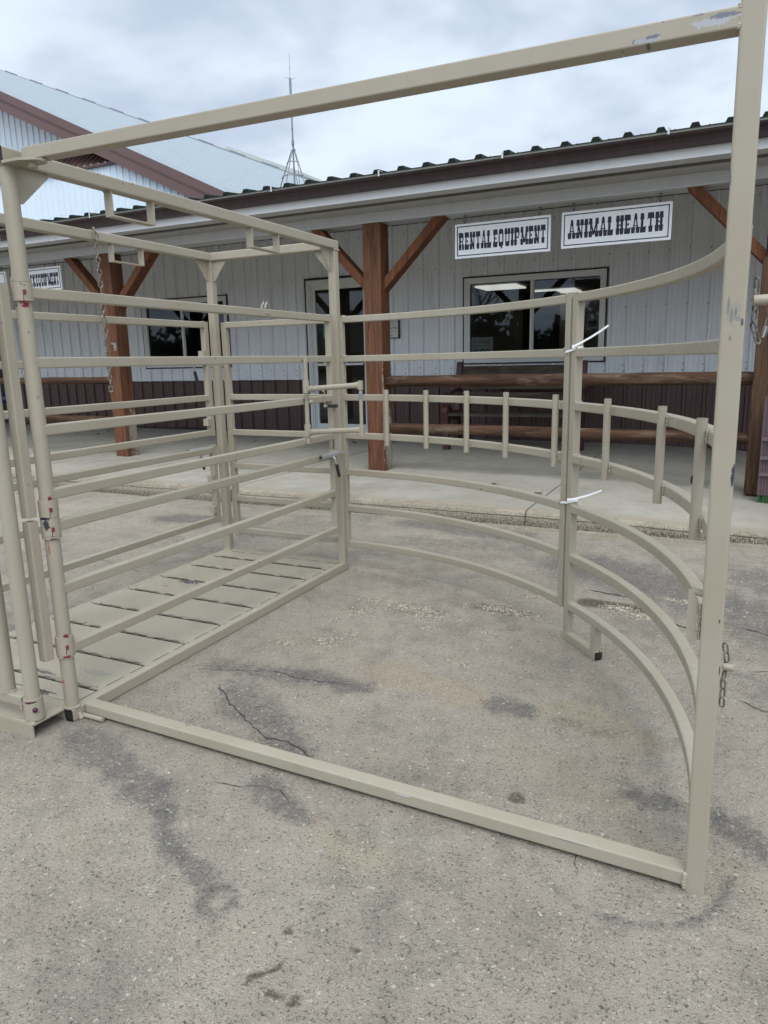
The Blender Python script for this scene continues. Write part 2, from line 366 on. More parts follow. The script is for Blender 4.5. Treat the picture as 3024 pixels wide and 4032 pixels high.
def concrete():
    t = NT('porch_concrete'); x = t.xyz()
    big = t.noise(.8, 5, .65); mid = t.noise(5, 5, .65); fine = t.noise(60, 5, .7)
    c = t.mix(t.ramp(big, .3, .7), (.30,.281,.240), (.39,.366,.315))
    c = t.mix(t.ramp(mid, .4, .75, 0, .4), c, (.215,.2,.168))
    edge = t.math('ADD', x[1], t.math('MULTIPLY', t.math('SUBTRACT', mid, .5), .35))
    c = t.mix(t.ramp(edge, 5.62, 5.78, 1.0 if False else .75, 0), c, (.30,.258,.19))
    c = t.mix(t.math('MULTIPLY', t.ramp(edge, 5.55, 5.60, 1, 0), .55), c, (.17,.145,.105))
    c = t.mix(t.math('MULTIPLY', t.ramp(x[2], .015, .085, 1, 0), t.ramp(fine, .2, .55)), c, (.085,.070,.050))
    pebble = t.voro(85); c = t.mix(t.math('MULTIPLY', t.ramp(edge, 5.58, 5.66, 1, 0), t.ramp(pebble, .25, .5, .6, 0)), c, (.38,.34,.27))
    c = t.mix(t.math('MULTIPLY', t.ramp(edge, 5.58, 5.7, 1, 0), t.ramp(t.noise(48,3,.6), .6, .7)), c, (.06,.05,.04))
    for jx in (-4.35, -1.42, -8.1, 1.9, -11.9):
        d = t.math('ABSOLUTE', t.math('SUBTRACT', t.math('ADD', x[0], t.math('MULTIPLY', t.math('SUBTRACT', t.noise(3,2,.5), .5), .03)), jx))
        c = t.mix(t.ramp(d, .004, .010, .8, 0), c, (.045,.042,.036))
    c = t.mix(t.ramp(t.noise(1.4,5,.7,t.scale(t.pos(),(1,.4,1))), .55, .72, 0, .45), c, (.19,.18,.157))
    t.bump(t.math('ADD', fine, t.math('MULTIPLY', pebble, -.5)), .25, .006)
    return t.done(c, .9, 0, .25)
M['concrete'] = concrete()
def gravelmat():
    t = NT('pale_gravel'); g = t.n.new('ShaderNodeNewGeometry').outputs['Random Per Island']
    r = t.n.new('ShaderNodeValToRGB'); t.l.new(g, r.inputs[0]); e = r.color_ramp.elements
    e[0].color = (.16,.12,.085,1); e[1].color = (.60,.56,.50,1); e[1].position = 1
    for p, k in ((.2,(.22,.17,.12)), (.42,(.36,.30,.22)), (.72,(.50,.44,.36))): q = e.new(p); q.color = (*k, 1)
    return t.done(r.outputs[0], .85)
M['gravel'] = gravelmat()
M['crack'] = simple('crack_dark', (.045,.042,.04), .95)

# ------------------------------------------------------------------ world, sun, camera
w = bpy.data.worlds.new('World'); S.world = w; w.use_nodes = True
n = w.node_tree.nodes; l = w.node_tree.links
bg = n['Background']; bg.inputs['Strength'].default_value = .1
sk = n.new('ShaderNodeTexSky'); sk.sky_type = 'NISHITA'; sk.sun_disc = False; sk.sun_elevation = R_(52); sk.sun_rotation = R_(150); sk.air_density = 1.2; sk.dust_density = 2
def wm(op, a, b=None, clamp=False):
    q = n.new('ShaderNodeMath'); q.operation = op; q.use_clamp = clamp
    for i, v in enumerate((a, b)):
        if v is None: continue
        if hasattr(v, 'is_linked'): l.new(v, q.inputs[i])
        else: q.inputs[i].default_value = v
    return q.outputs[0]
tc = n.new('ShaderNodeTexCoord'); sep = n.new('ShaderNodeSeparateXYZ'); l.new(tc.outputs['Generated'], sep.inputs[0])
zc = wm('MAXIMUM', sep.outputs[2], .02)
pr = n.new('ShaderNodeCombineXYZ'); den = wm('ADD', zc, .22)
l.new(wm('DIVIDE', sep.outputs[0], den), pr.inputs[0]); l.new(wm('DIVIDE', sep.outputs[1], den), pr.inputs[1])
def wn(scale, det, rough, dist=0):
    q = n.new('ShaderNodeTexNoise'); l.new(pr.outputs[0], q.inputs[0]); q.inputs['Scale'].default_value = scale; q.inputs['Detail'].default_value = det; q.inputs['Roughness'].default_value = rough; q.inputs['Distortion'].default_value = dist
    return q.outputs['Fac']
def wr(f, a, b, lo, hi):
    q = n.new('ShaderNodeMapRange'); q.interpolation_type = 'SMOOTHSTEP'; l.new(f, q.inputs[0])
    for i, v in enumerate((a, b, lo, hi)): q.inputs[i+1].default_value = v
    return q.outputs[0]
def wmix(f, a, b):
    q = n.new('ShaderNodeMix'); q.data_type = 'RGBA'
    if hasattr(f, 'is_linked'): l.new(f, q.inputs[0])
    else: q.inputs[0].default_value = f
    for i, v in ((6, a), (7, b)):
        if isinstance(v, tuple): q.inputs[i].default_value = (*v, 1)
        else: l.new(v, q.inputs[i])
    return q.outputs[2]
c1 = wn(1.5, 4, .5, .3); c2 = wn(3.6, 4, .5, .2)
cm = wm('ADD', wm('MULTIPLY', c1, .68), wm('MULTIPLY', c2, .32))
sd = V((math.sin(R_(165))*math.cos(R_(14)), math.cos(R_(165))*math.cos(R_(14)), math.sin(R_(14))))
dt = n.new('ShaderNodeVectorMath'); dt.operation = 'DOT_PRODUCT'; l.new(tc.outputs['Generated'], dt.inputs[0]); dt.inputs[1].default_value = sd
glow = wr(dt.outputs['Value'], .15, .95, 1.0, 2.0)  # low sky brightness added behind the camera to light the porch front
cloud = wmix(wr(cm, .38, .60, 0, 1), (5.0, 5.8, 7.15), (7.7, 8.7, 9.8))
grad = wr(sep.outputs[2], .42, 1.0, 1.0, 2.5)
gr = n.new('ShaderNodeCombineXYZ'); l.new(grad, gr.inputs[0]); l.new(wr(sep.outputs[2], .42, 1.0, 1.0, 2.35), gr.inputs[1]); l.new(wr(sep.outputs[2], .42, 1.0, 1.0, 2.1), gr.inputs[2])
sc = n.new('ShaderNodeVectorMath'); sc.operation = 'MULTIPLY'; l.new(cloud, sc.inputs[0]); l.new(gr.outputs[0], sc.inputs[1])
sg = n.new('ShaderNodeVectorMath'); sg.operation = 'SCALE'; l.new(sc.outputs[0], sg.inputs[0]); l.new(glow, sg.inputs['Scale'])
l.new(wmix(.90, sk.outputs[0], sg.outputs[0]), bg.inputs['Color'])
sun = bpy.data.lights.new('sun', 'SUN'); sun.energy = .9; sun.angle = R_(32); sun.color = (1, .97, .92)
so = bpy.data.objects.new('sun', sun); COL.objects.link(so)
el, az = R_(52), R_(150)
so.rotation_euler = V((math.sin(az)*math.cos(el), math.cos(az)*math.cos(el), math.sin(el))).to_track_quat('Z', 'Y').to_euler()
cam = bpy.data.cameras.new('camera'); co = bpy.data.objects.new('camera', cam); COL.objects.link(co); S.camera = co
yaw, pit, rol = -.4500786, .2082508, -.02196
f = V((math.sin(yaw)*math.cos(pit), math.cos(yaw)*math.cos(pit), -math.sin(pit))); r = V((math.cos(yaw), -math.sin(yaw), 0)); u = r.cross(f)
r2 = math.cos(rol)*r+math.sin(rol)*u; u2 = -math.sin(rol)*r+math.cos(rol)*u
co.matrix_world = Matrix(((r2.x,u2.x,-f.x,0),(r2.y,u2.y,-f.y,0),(r2.z,u2.z,-f.z,1.32),(0,0,0,1)))
cam.sensor_fit = 'VERTICAL'; cam.sensor_height = 24; cam.lens = 24*2815/4032; cam.clip_start = .02; cam.clip_end = 500
S.view_settings.view_transform = 'Standard'; S.view_settings.look = 'None'; S.view_settings.exposure = .2; S.view_settings.gamma = 1
S.cycles.max_bounces = 6; S.cycles.transparent_max_bounces = 8; S.cycles.sample_clamp_indirect = 6

# ------------------------------------------------------------------ ground
def axis(lo, hi, step, far): 
    a = [lo+i*step for i in range(int(round((hi-lo)/step))+1)]
    pre = []; d = .15; p = lo
    while p > -far: p -= d; d *= 1.5; pre.append(p)
    post = []; d = .15; p = hi
    while p < far: p += d; d *= 1.5; post.append(p)
    return pre[::-1]+a+post
GX = axis(-4.6, 1.4, .02, 160); GY = axis(.6, 5.7, .02, 160)
def seg(p, a, b):
    ax, ay = a; bx, by = b; dx, dy = bx-ax, by-ay; L = dx*dx+dy*dy or 1e-9
    t = max(0, min(1, ((p[0]-ax)*dx+(p[1]-ay)*dy)/L))
    return math.hypot(p[0]-ax-t*dx, p[1]-ay-t*dy), t
DARKS = [((-2.05,1.66),(-1.60,1.52),.10,.08,1.1), ((-1.62,1.53),(-1.33,1.35),.07,.04,1.25), ((-1.34,1.37),(-1.16,1.25),.045,.035,1.2), ((-1.17,1.26),(-1.11,1.23),.03,.03,1.1),
         ((-1.07,1.17),(-.985,1.075),.016,.008,.9), ((-2.0,2.36),(-1.62,2.41),.10,.09,1.0), ((-1.62,2.41),(-1.30,2.42),.09,.06,1.3), ((-1.75,2.2),(-1.5,2.02),.11,.12,1.0), ((-1.5,2.02),(-1.22,1.88),.11,.06,1.1),
         ((-1.25,1.68),(-1.08,1.58),.07,.06,1.2), ((-1.02,1.60),(-.86,1.58),.06,.04,.45), ((-.70,2.50),(-.58,2.48),.07,.05,1.25), ((-.45,2.47),(-.28,2.44),.06,.05,.7),
         ((-.75,4.55),(-.25,4.3),.34,.32,1.3), ((-.2,4.2),(.5,3.6),.3,.35,1.1), ((-2.0,4.75),(-1.2,4.9),.16,.2,.8), ((-3.2,3.9),(-3.9,4.2),.1,.1,.7), ((-2.3,5.3),(-1.4,5.15),.18,.2,1.15), ((-4.4,4.75),(-3.6,4.9),.2,.16,1.2), ((-3.4,4.55),(-2.75,4.6),.15,.12,1.15),
         ((-1.9,4.4),(-1.3,4.5),.10,.1,.5), ((.05,2.05),(.16,1.98),.06,.05,1.2), ((-.20,2.12),(-.08,2.09),.05,.05,1.2), ((.1,3.1),(.6,2.7),.16,.2,.7), ((.3,4.6),(1.4,4.4),.3,.3,1.1),
         ((-3.9,3.2),(-3.2,2.8),.10,.12,.5), ((-.7,1.5),(-.4,1.47),.025,.03,.5), ((.1,1.2),(.3,1.0),.06,.1,.5), ((-.95,3.25),(-.85,3.3),.02,.02,.7), ((-1.6,5.42),(.9,5.44),.05,.06,.55), ((-4.6,5.45),(-2.6,5.44),.07,.06,.6)]
TANS = [((-1.25,2.6),(-.85,2.52),.12,.10,.9), ((-.45,2.55),(-.25,2.42),.12,.10,.9), ((-.55,2.2),(-.2,2.0),.14,.10,.55), ((-1.0,1.56),(-.8,1.5),.06,.08,.7), ((-.2,1.9),(0,1.8),.05,.08,.5), ((-1.8,2.75),(-1.5,2.72),.12,.12,.6),
        ((.1,1.85),(.2,1.75),.08,.08,.6), ((-1.7,1.3),(-1.5,1.2),.1,.1,.35), ((-2.6,5.42),(.2,5.35),.09,.1,.7), ((-.5,3.9),(.3,3.55),.1,.1,.5), ((-1.3,1.2),(-.6,1.0),.1,.2,.3)]
BROWNS = [((-.62,3.84),(-.36,3.83),.075,.06,1.0), ((-.504,1.935),(-.496,1.93),.034,.026,.9), ((-.835,1.918),(-.82,1.915),.022,.02,.6), ((-.86,1.055),(-.855,1.05),.018,.014,1.0), ((-.80,1.04),(-.79,1.035),.016,.015,1.0), ((-.745,1.05),(-.735,1.045),.017,.014,.95),
          ((-.85,1.09),(-.84,1.085),.012,.010,.9), ((-.82,1.11),(-.815,1.105),.012,.012,.9), ((-.86,1.205),(-.855,1.20),.017,.014,.95), ((-.69,1.22),(-.685,1.215),.013,.012,.9), ((-1.15,3.56),(-.9,3.54),.09,.07,.55), ((-1.62,3.36),(-1.35,3.36),.12,.10,.42), ((-1.78,2.80),(-1.66,2.82),.06,.06,.4), ((-3.6,5.2),(-2.9,5.3),.07,.07,.45), ((-.6,.95),(-.59,.945),.02,.02,.8), ((-.70,1.13),(-.695,1.125),.010,.01,.9)]
RINGS = [((-1.080,1.214),.046,.024,1.35,0,360), ((-.16,1.80),.245,.022,1.25,-95,5), ((-.16,1.80),.255,.020,.9,-178,-95)]
mb = MB(); nx, ny = len(GX), len(GY); gv = []; at = {'dark':[], 'tan':[], 'brown':[]}
for yy in GY:
    for xx in GX:
        gv.append(mb.bm.verts.new((xx, yy, 0)))
        d = ta = b = 0
        if -4.7 < xx < 1.7 and .3 < yy < 5.8:
            q = (xx+.05*noise.noise(V((xx*5,yy*5,0)))+.025*noise.noise(V((xx*15,yy*15,3))), yy+.05*noise.noise(V((xx*5,yy*5,7)))+.025*noise.noise(V((xx*15,yy*15,9))))
            for lst, key in ((DARKS,'d'),(TANS,'t'),(BROWNS,'b')):
                m_ = 0
                for a_, b_, ra, rb, k in lst:
                    p_ = (xx,yy) if key == 'b' else q
                    ds, tt = seg(p_, a_, b_); rr = ra+(rb-ra)*tt
                    if ds < rr*1.7: m_ = max(m_, k*max(0, min(1, 1.45-.95*ds/rr)))
                if key == 'd': d = m_
                elif key == 't': ta = m_
                else: b = m_
            for c_, rad, wd, k, a0, a1 in RINGS:
                dx, dy = xx-c_[0], yy-c_[1]; an = math.degrees(math.atan2(dy,dx))
                if a1-a0 >= 360 or a0 <= an <= a1: d = max(d, k*max(0, 1-abs(math.hypot(dx*(1+.1*noise.noise(V((xx*9,yy*9,1)))),dy)-rad)/wd/1.3))
        at['dark'].append(d); at['tan'].append(ta); at['brown'].append(b)
for j in range(ny-1):
    for i in range(nx-1):
        mb.face([gv[j*nx+i], gv[j*nx+i+1], gv[(j+1)*nx+i+1], gv[(j+1)*nx+i]])
go = mb.build('asphalt_lot', M['asphalt']); tag(go, kind='structure')
for k, vals in at.items():
    a = go.data.attributes.new(k, 'FLOAT', 'POINT'); a.data.foreach_set('value', vals)
# cracks: narrow jagged dark sheets just above the asphalt
mb = MB()
def crack(pts, w0):
    P_ = []
    for a, b in zip(pts, pts[1:]):
        nseg = max(2, int(math.dist(a,b)/.012))
        for i in range(nseg): P_.append((a[0]+(b[0]-a[0])*i/nseg, a[1]+(b[1]-a[1])*i/nseg))
    P_.append(pts[-1]); L = []; Rr = []
    for i, (x, y) in enumerate(P_):
        x += .012*noise.noise(V((x*30,y*30,1)))+.02*noise.noise(V((x*9,y*9,5))); y += .012*noise.noise(V((x*30,y*30,4)))+.02*noise.noise(V((x*9,y*9,8)))
        j = min(i+1, len(P_)-1); k = max(i-1, 0); t = V((P_[j][0]-P_[k][0], P_[j][1]-P_[k][1])).normalized()
        ww = w0*(.35+abs(noise.noise(V((x*22,y*22,2))))*1.5)*min(1, i/4+.15, (len(P_)-1-i)/4+.15)
        L.append(mb.bm.verts.new((x-t.y*ww, y+t.x*ww, .003))); Rr.append(mb.bm.verts.new((x+t.y*ww, y-t.x*ww, .003)))
    for i in range(len(P_)-1): mb.face([L[i], Rr[i], Rr[i+1], L[i+1]])
for p_, w_ in [(((-2.05,2.30),(-1.91,2.344),(-1.687,2.41),(-1.45,2.40),(-1.33,2.42)),.0022), (((-1.86,2.22),(-1.715,2.09),(-1.56,2.0),(-1.427,1.937),(-1.34,1.935),(-1.25,1.90),(-1.179,1.862)),.0040),
               (((-.66,4.05),(-.45,4.02),(-.3,4.05)),.007), (((-.28,3.75),(-.12,3.62),(.0,3.55)),.006), (((.12,3.75),(.4,3.6),(.9,3.65)),.005), (((.1,2.9),(.35,2.75),(.7,2.8)),.004), (((-.30,1.80),(-.28,1.72),(-.27,1.66)),.0018),
               (((-1.42,1.62),(-1.2,1.68),(-1.12,1.62)),.002), (((-4.4,3.4),(-3.9,3.5),(-3.4,3.35)),.003), (((.15,3.2),(.5,3.3),(.9,3.2)),.004)]: crack(p_, w_)
tag(mb.build('asphalt_cracks', M['crack']), kind='structure')

# gravel and grain chips lying on the asphalt
mb = MB()
def chip(x, y, s, z=0):
    c = V((x, y, z+s*.25)); rot = Matrix.Rotation(random.uniform(0,6.28), 3, 'Z') @ Matrix.Rotation(random.uniform(-.5,.5), 3, 'X')
    sx, sy, sz = s*random.uniform(.7,1.3), s*random.uniform(.5,.9), s*random.uniform(.3,.6)
    v = [mb.bm.verts.new(c+rot @ V(p)) for p in ((sx,0,0),(0,sy,0),(-sx,0,0),(0,-sy,0),(.2*sx,.1*sy,sz),(0,0,-sz))]
    for i in range(4):
        mb.face([v[i], v[(i+1)%4], v[4]]); mb.face([v[(i+1)%4], v[i], v[5]])
CL = [(-1.50,3.38,.20,.07,420), (-1.72,3.22,.07,.06,150), (-1.36,3.32,.10,.06,160), (-1.03,3.56,.14,.05,330), (-.86,3.50,.12,.04,110), (-.90,3.83,.12,.04,240), (-1.76,3.42,.06,.04,60), (-1.30,3.14,.05,.03,40),
      (-1.70,2.80,.07,.05,130), (-1.86,2.70,.06,.04,60), (-1.60,2.92,.05,.05,40), (-1.80,3.05,.05,.1,60), (-.98,2.80,.06,.02,45), (-.99,3.20,.03,.02,25), (-.45,3.80,.10,.05,300), (-.33,3.72,.09,.04,180), (-.20,4.05,.10,.03,120), (.10,4.0,.25,.1,80),
      (.5,4.6,.5,.3,160), (-1.0,5.44,1.2,.05,240), (-3.4,5.42,.8,.05,160), (-3.3,4.9,.4,.12,70), (-.5,4.9,.6,.3,90), (-2.6,4.6,.5,.2,40)]
for x, y, sx, sy, k in CL:
    for _ in range(k): chip(random.gauss(x,sx*.55), random.gauss(y,sy*.6), random.uniform(.003,.0065))
for _ in range(700): chip(random.uniform(-4.3,1.2), random.uniform(.75,5.3), random.choice((.002,.0025,.003,.0035,.005)))
for _ in range(26): chip(random.uniform(-3.5,.6), random.uniform(.9,3.5), random.uniform(.006,.009))
tag(mb.build('gravel', M['gravel']), kind='stuff', label='pale loose gravel scattered over the asphalt', cat='gravel')

# ------------------------------------------------------------------ raised porch slab with a crumbling edge
def slab_z(x, y):
    ks = [(-30,.17),(-14,.17),(-7.3,.15),(-3.5,.13),(-1,.112),(.4,.065),(1.5,.045),(12,.04)]
    z = ks[-1][1]
    for (a, za), (b, zb) in zip(ks, ks[1:]):
        if a <= x <= b: z = za+(zb-za)*(x-a)/(b-a); break
    return z+max(0, y-7.04)*.009
mb = MB(); xs = []; x = -26.
while x < 9: xs.append(x); x += .04 if -6.5 < x < 1.5 else .25
rows = []
for x in xs:
    n1 = noise.noise(V((x*2.3,0,0)))*.02; n2 = noise.noise(V((x*9,4,0)))*.012; n3 = abs(noise.noise(V((x*17,8,0))))*.014
    notch = .055*math.exp(-((x+4.32)/.05)**2)
    ye = 5.535+n1+n2+notch; z = slab_z(x, 5.6)
    prof = [(ye-.03, -.02), (ye-.018+n3, z*.35), (ye+n3*.6, z*.62), (ye-.006+n2*.4, z*.66), (ye+.004+n3, z-.018), (ye+.03+n3*1.5, z-.004), (ye+.10, z)]
    for yy in (5.9, 6.5, 7.04, 8, 9.2, 10.35): prof.append((yy, slab_z(x, yy)))
    rows.append([mb.bm.verts.new((x, a, b)) for a, b in prof])
for A, B in zip(rows, rows[1:]):
    for k in range(len(A)-1): mb.face([A[k], A[k+1], B[k+1], B[k]])
tag(mb.build('porch_slab', M['concrete'], smooth=True), kind='structure')

# ------------------------------------------------------------------ livestock cage
XR, XL, YN, YF = -2.195, -3.11, 1.757, 3.92
cage = thing('livestock_cage', (XR, YN, 0), 'beige steel livestock cage with seven-rail sides on a tread-plate floor', 'animal cage')
mb = MB()
mb.box((XL+.02, 1.783, .030), (XR-.012, 3.895, .0475))
deck = mb.build('floor_plate', M['plate'], cage)
for k, yb in enumerate((1.905, 2.165, 2.427, 2.690, 2.963, 3.226, 3.498, 3.731)):
    mb = MB(); pts = [V((XL+.005+i*.012, yb+.004*math.sin(i*.9+k), .0545)) for i in range(int((XR-XL-.03)/.012)+1)]
    mb.rod(pts, .0062, 8)
    for i in range(0, len(pts)-1): # rolled ribs of the bar
        p = pts[i].lerp(pts[i+1], .5); mb.rod([p+V((-.003,-.0042,.0045)), p+V((.003,.0042,.0045))], .0026, 5)
    for xx in [XL+.03+j*.21+.01*math.sin(k*3+j) for j in range(5)]: mb.weld([(xx,yb-.006,.05),(xx+.035,yb-.006,.05)], .006)
    mb.build('tread_bar', M['paint'], deck)
    mb = MB(); mb.box((XL+.03, yb-.0155, .0478), (XR-.02, yb-.009, .0492)); mb.build('seam_gap', M['hole'], deck)
mb = MB(); y = 1.80
while y < 3.83:
    mb.box((XR-.0150, y, .0505), (XR-.0115, y+.098, .0509)); y += .135
mb.build('seam_gap', M['hole'], deck)
for yy in (1.806, 3.869):
    mb = MB()
    for x in [XL+.06+i*.15 for i in range(6)]: mb.box((x, yy, .0480), (x+.108, yy+.0035, .0486))
    mb.build('seam_gap', M['hole'], deck)
for p0, p1 in (((XR+.003-.0, 1.731, .025), (XR+.003, 3.945, .025)), ((XL-.0, 1.731, .025), (XL, 3.945, .025)), ((XL+.0255, 1.757, .025), (XR-.0225, 1.757, .025)), ((XL+.0255, 3.92, .025), (XR-.0225, 3.92, .025))):
    mb = MB(); mb.tube([p0, p1], .050, .050, .006, cap=(False, True)); mb.build('base_rail', M['paint'], cage, True)
mb = MB(); mb.tube([(XR+.003,1.7335,.025),(XR+.003,1.735,.025)], .042,.042,.004); mb.build('tube_mouth', M['hole'], cage)
# posts: round pipe hinge posts in front, square tubes at the back
def post_round(x):
    mb = MB(); mb.rod([(x,YN,.05),(x,YN,1.975)], .0265, 26)
    mb.weld([(x+.027*math.cos(a*.4), YN+.027*math.sin(a*.4), .053) for a in range(17)], .005)
    mb.weld([(x+.027*math.cos(a*.4), YN+.027*math.sin(a*.4), 1.972) for a in range(17)], .005)
    return mb.build('hinge_post', M['hinge_paint'], cage, True)
def post_sq(x):
    mb = MB(); mb.tube([(x,YF,.05),(x,YF,1.975)], .050, .050, .006, up=V((0,1,0)))
    sx = 1 if x == XR else -1
    mb.weld([(x-.026,YF-.027,.053),(x+.026,YF-.027,.053)], .0045); mb.weld([(x+sx*.027,YF-.026,1.972),(x+sx*.027,YF+.026,1.972)], .004)
    return mb.build('corner_post', M['paint'], cage, True)
pR, pL = post_round(XR), post_round(XL); qR, qL = post_sq(XR), post_sq(XL)
def gusset(par, p, d, L=.105, H=.125):
    d = V(d); c = V(p); nrm = V((0,0,1)).cross(d)*.003; mb = MB()
    mb.prism([(0,0),(L,0),(L,-.012),(.012,-H),(0,-H)], .006, c+d.cross(V((0,0,1)))*.003, d, V((0,0,1)))
    mb.weld([c, c-V((0,0,H))], .0045); mb.weld([c-V((0,0,.002)), c+d*L-V((0,0,.002))], .0045)
    mb.build('gusset', M['paint'], par)
gusset(pR, (XR, YN+.026, 1.975), (0,1,0), .125, .115); gusset(pL, (XL, YN+.026, 1.975), (0,1,0), .125, .115)
gusset(qR, (XR, YF-.025, 1.975), (0,-1,0)); gusset(qR, (XR-.025, YF, 1.975), (-1,0,0)); gusset(qL, (XL, YF-.025, 1.975), (0,-1,0)); gusset(qL, (XL+.025, YF, 1.975), (1,0,0))
for x in (XR, XL):
    mb = MB(); mb.tube([(x,1.724,2.0),(x,3.945,2.0)], .050, .050, .006, cap=(False,True)); mb.build('top_rail', M['paint'], cage, True)
    mb = MB(); mb.tube([(x,1.727,2.0),(x,1.729,2.0)], .042, .042, .004); mb.build('tube_mouth', M['hole'], cage)
mb = MB(); mb.tube([(XL+.0255,3.92,2.0),(XR-.0255,3.92,2.0)], .050, .050, .006); mb.weld([(XL+.026,3.895,1.977),(XL+.026,3.895,2.023)], .004); mb.build('top_rail', M['paint'], cage, True)
def strap(x, y0, y1):
    mb = MB(); z0, z1 = 1.976, 1.883
    mb.box((x-.019,y0,z1),(x+.019,y0+.006,z0)); mb.box((x-.019,y1-.006,z1),(x+.019,y1,z0)); mb.box((x-.019,y0+.006,z1),(x+.019,y1-.006,z1+.006))
    mb.weld([(x-.018,y0-.001,1.973),(x+.018,y0-.001,1.973)], .003); mb.build('guide_loop', M['paint'], cage)
strap(XR, 2.182, 2.412); strap(XR, 3.085, 3.323); strap(XL, 3.075, 3.306); strap(XL, 2.16, 2.39)
# side gates: upper with four rails, lower with three, hung on collars round the pipe
def latch(g, base, along, down, dz=0, lay=None):
    "zinc tube with a sliding bolt and a rubber handle; along = direction of the bolt"
    base = V(base); a = V(along); o = V(down)
    mb = MB(); mb.rod([base-a*.27, base-a*.06], .0165, 18, cap=(False,True)); mb.rod([base-a*.266, base-a*.264], .016, 18)
    mb.rod([base-a*.06, base+a*.005], .0095, 12)
    h0 = base-a*.14+V((0,0,.004)); h1 = base-a*.135+o*.02-V((0,0,.022)); h2 = base-a*.125+o*.024-V((0,0,.056))
    mb.rod([h0,h1,h2], .0065, 10); mb.build('latch_bolt', M['chrome'], g, True)
    mb = MB(); h3 = base-a*.100+o*.026-V((0,0,.132)); mb.rod([h2,h3], .0105, 14); mb.ball(h3, .0105)
    mb.build('latch_handle', M['rubber'], g, True)
    mb = MB(); mb.rod([base-a*.2705, base-a*.2695], .009, 10); mb.build('tube_mouth', M['hole'], g, True)
def side_gate(x, rails, zlo, zhi, out, cz, latch_z=None):
    mb = MB(); yv = YN-.066; xo = x+out*.008
    mb.tube([(x-.022,yv,zlo),(x-.022,yv,zhi)], .038, .038, .004, up=V((0,1,0)))
    mb.tube([(xo,YF-.095,rails[-1]-.040),(xo,YF-.095,rails[0]+(.001 if rails[0]>1 else .012))], .038, .038, .004, up=V((0,1,0)))
    for zt in (rails[0], rails[-1]): mb.tube([(xo,YN+.004,zt-.019),(xo,YF-.1145,zt-.019)], .038, .038, .0045); mb.weld([(xo-.018,YF-.1145,zt),(xo+.018,YF-.1145,zt)], .0035)
    g = mb.build('side_gate', M['paint'], cage, True)
    for zt in rails[1:-1]:
        mb = MB(); c = zt-.019; mb.tube([(xo,YN+.004,c),(xo,YF-.1145,c)], .038, .038, .0045)
        mb.weld([(xo-.018,YF-.1145,zt),(xo+.018,YF-.1145,zt)], .0035); mb.build('rail', M['paint'], g, True)
    for a, b in cz:
        mb = MB(); mb.rod([(x,YN,a),(x,YN,b)], .0335, 26); mb.rod([(x,YN,b+.001),(x,YN,b+.015)] if b > 1 else [(x,YN,a-.012),(x,YN,a-.001)], .0325, 26)
        mb.weld([(x-.028,YN-.044,a+.01),(x-.028,YN-.044,b-.008)], .004)
        mb.build('collar', M['hinge_paint'], g, True)
        if out > 0:
            mb = MB(); q = V((x+.030, YN-.016, (a+b)/2)); mb.ball(q, .0065); mb.ball(q+V((.003,-.002,-.005)), .005); mb.rod([q+V((-.002,-.002,-.004)),q+V((-.003,-.004,-.032))], .0012, 6)
            mb.build('grease_nipple', M['grease'], g, True); mb = MB()
            if a > 1: mb.ball((x+.028,YN-.012,a-.007), .007, 1.5, 1.2, .8); mb.ball((x+.020,YN-.024,a-.003), .006, 1.7, 1.0, .6)
            elif a > .7: mb.ball((x+.024,YN-.010,b+.007), .007)
            else: mb.ball((x+.024,YN-.012,b+.006), .008, 1.5, 1.1, .7)
            mb.bm.free() if False else mb.build('grease_smear', M['grease'], g, True)
    if latch_z: latch(g, (x+out*.038, YF-.03, latch_z), (0,1,0), (out,0,0))
    if out < 0:
        for zt in (rails[1]+.006, rails[-1]+.03):
            mb = MB(); mb.box((xo-out*.004-.02,YF-.155,zt),(xo-out*.004+.02,YF-.117,zt+.045), .006); mb.build('stop_tab', M['paint'], g)
    return g
UP, LO = (1.592, 1.358, 1.125, .895), (.778, .540, .305)
gu = side_gate(XR, UP, .803, 1.600, 1, [(1.545,1.606),(.795,.858)])
gl = side_gate(XR, LO, .262, .788, 1, [(.726,.783),(.268,.338)], .768)
hu = side_gate(XL, UP, .803, 1.600, -1, [(1.545,1.606),(.795,.858)], 1.335)
hl = side_gate(XL, LO, .262, .788, -1, [(.726,.783),(.268,.338)], .768)
for g, x, o in ((gu, XR, 1),):      # sprung side bolt lying along the post
    mb = MB(); mb.rod([(x+o*.034,3.677,1.150),(x+o*.036,3.690,1.158),(x+o*.036,3.698,1.148),(x+o*.036,3.698,1.066)], .0035, 8); mb.rod([(x+o*.036,3.694,1.066),(x+o*.036,3.715,1.066)], .008, 10)
    lb = mb.build('side_latch', M['paint'], g, True)
    mb = MB(); mb.rod([(x+o*.036,3.715,1.066),(x+o*.038,3.835,1.058)], .0105, 14); mb.ball((x+o*.038,3.835,1.058), .0105); mb.build('latch_handle', M['rubber'], g, True)
mb = MB()                                          # forked chain keeper on the top rail
for dx in (-.012, .010): mb.rod([(XR+.008+dx,3.158,1.58),(XR+.008+dx,3.160,1.597),(XR+.008+dx,3.168,1.612),(XR+.008+dx,3.184,1.628)], .0045, 8)
mb.weld([(XR+.029,3.15,1.572),(XR+.029,3.166,1.572)], .004); mb.build('chain_keeper', M['paint'], gu, True)
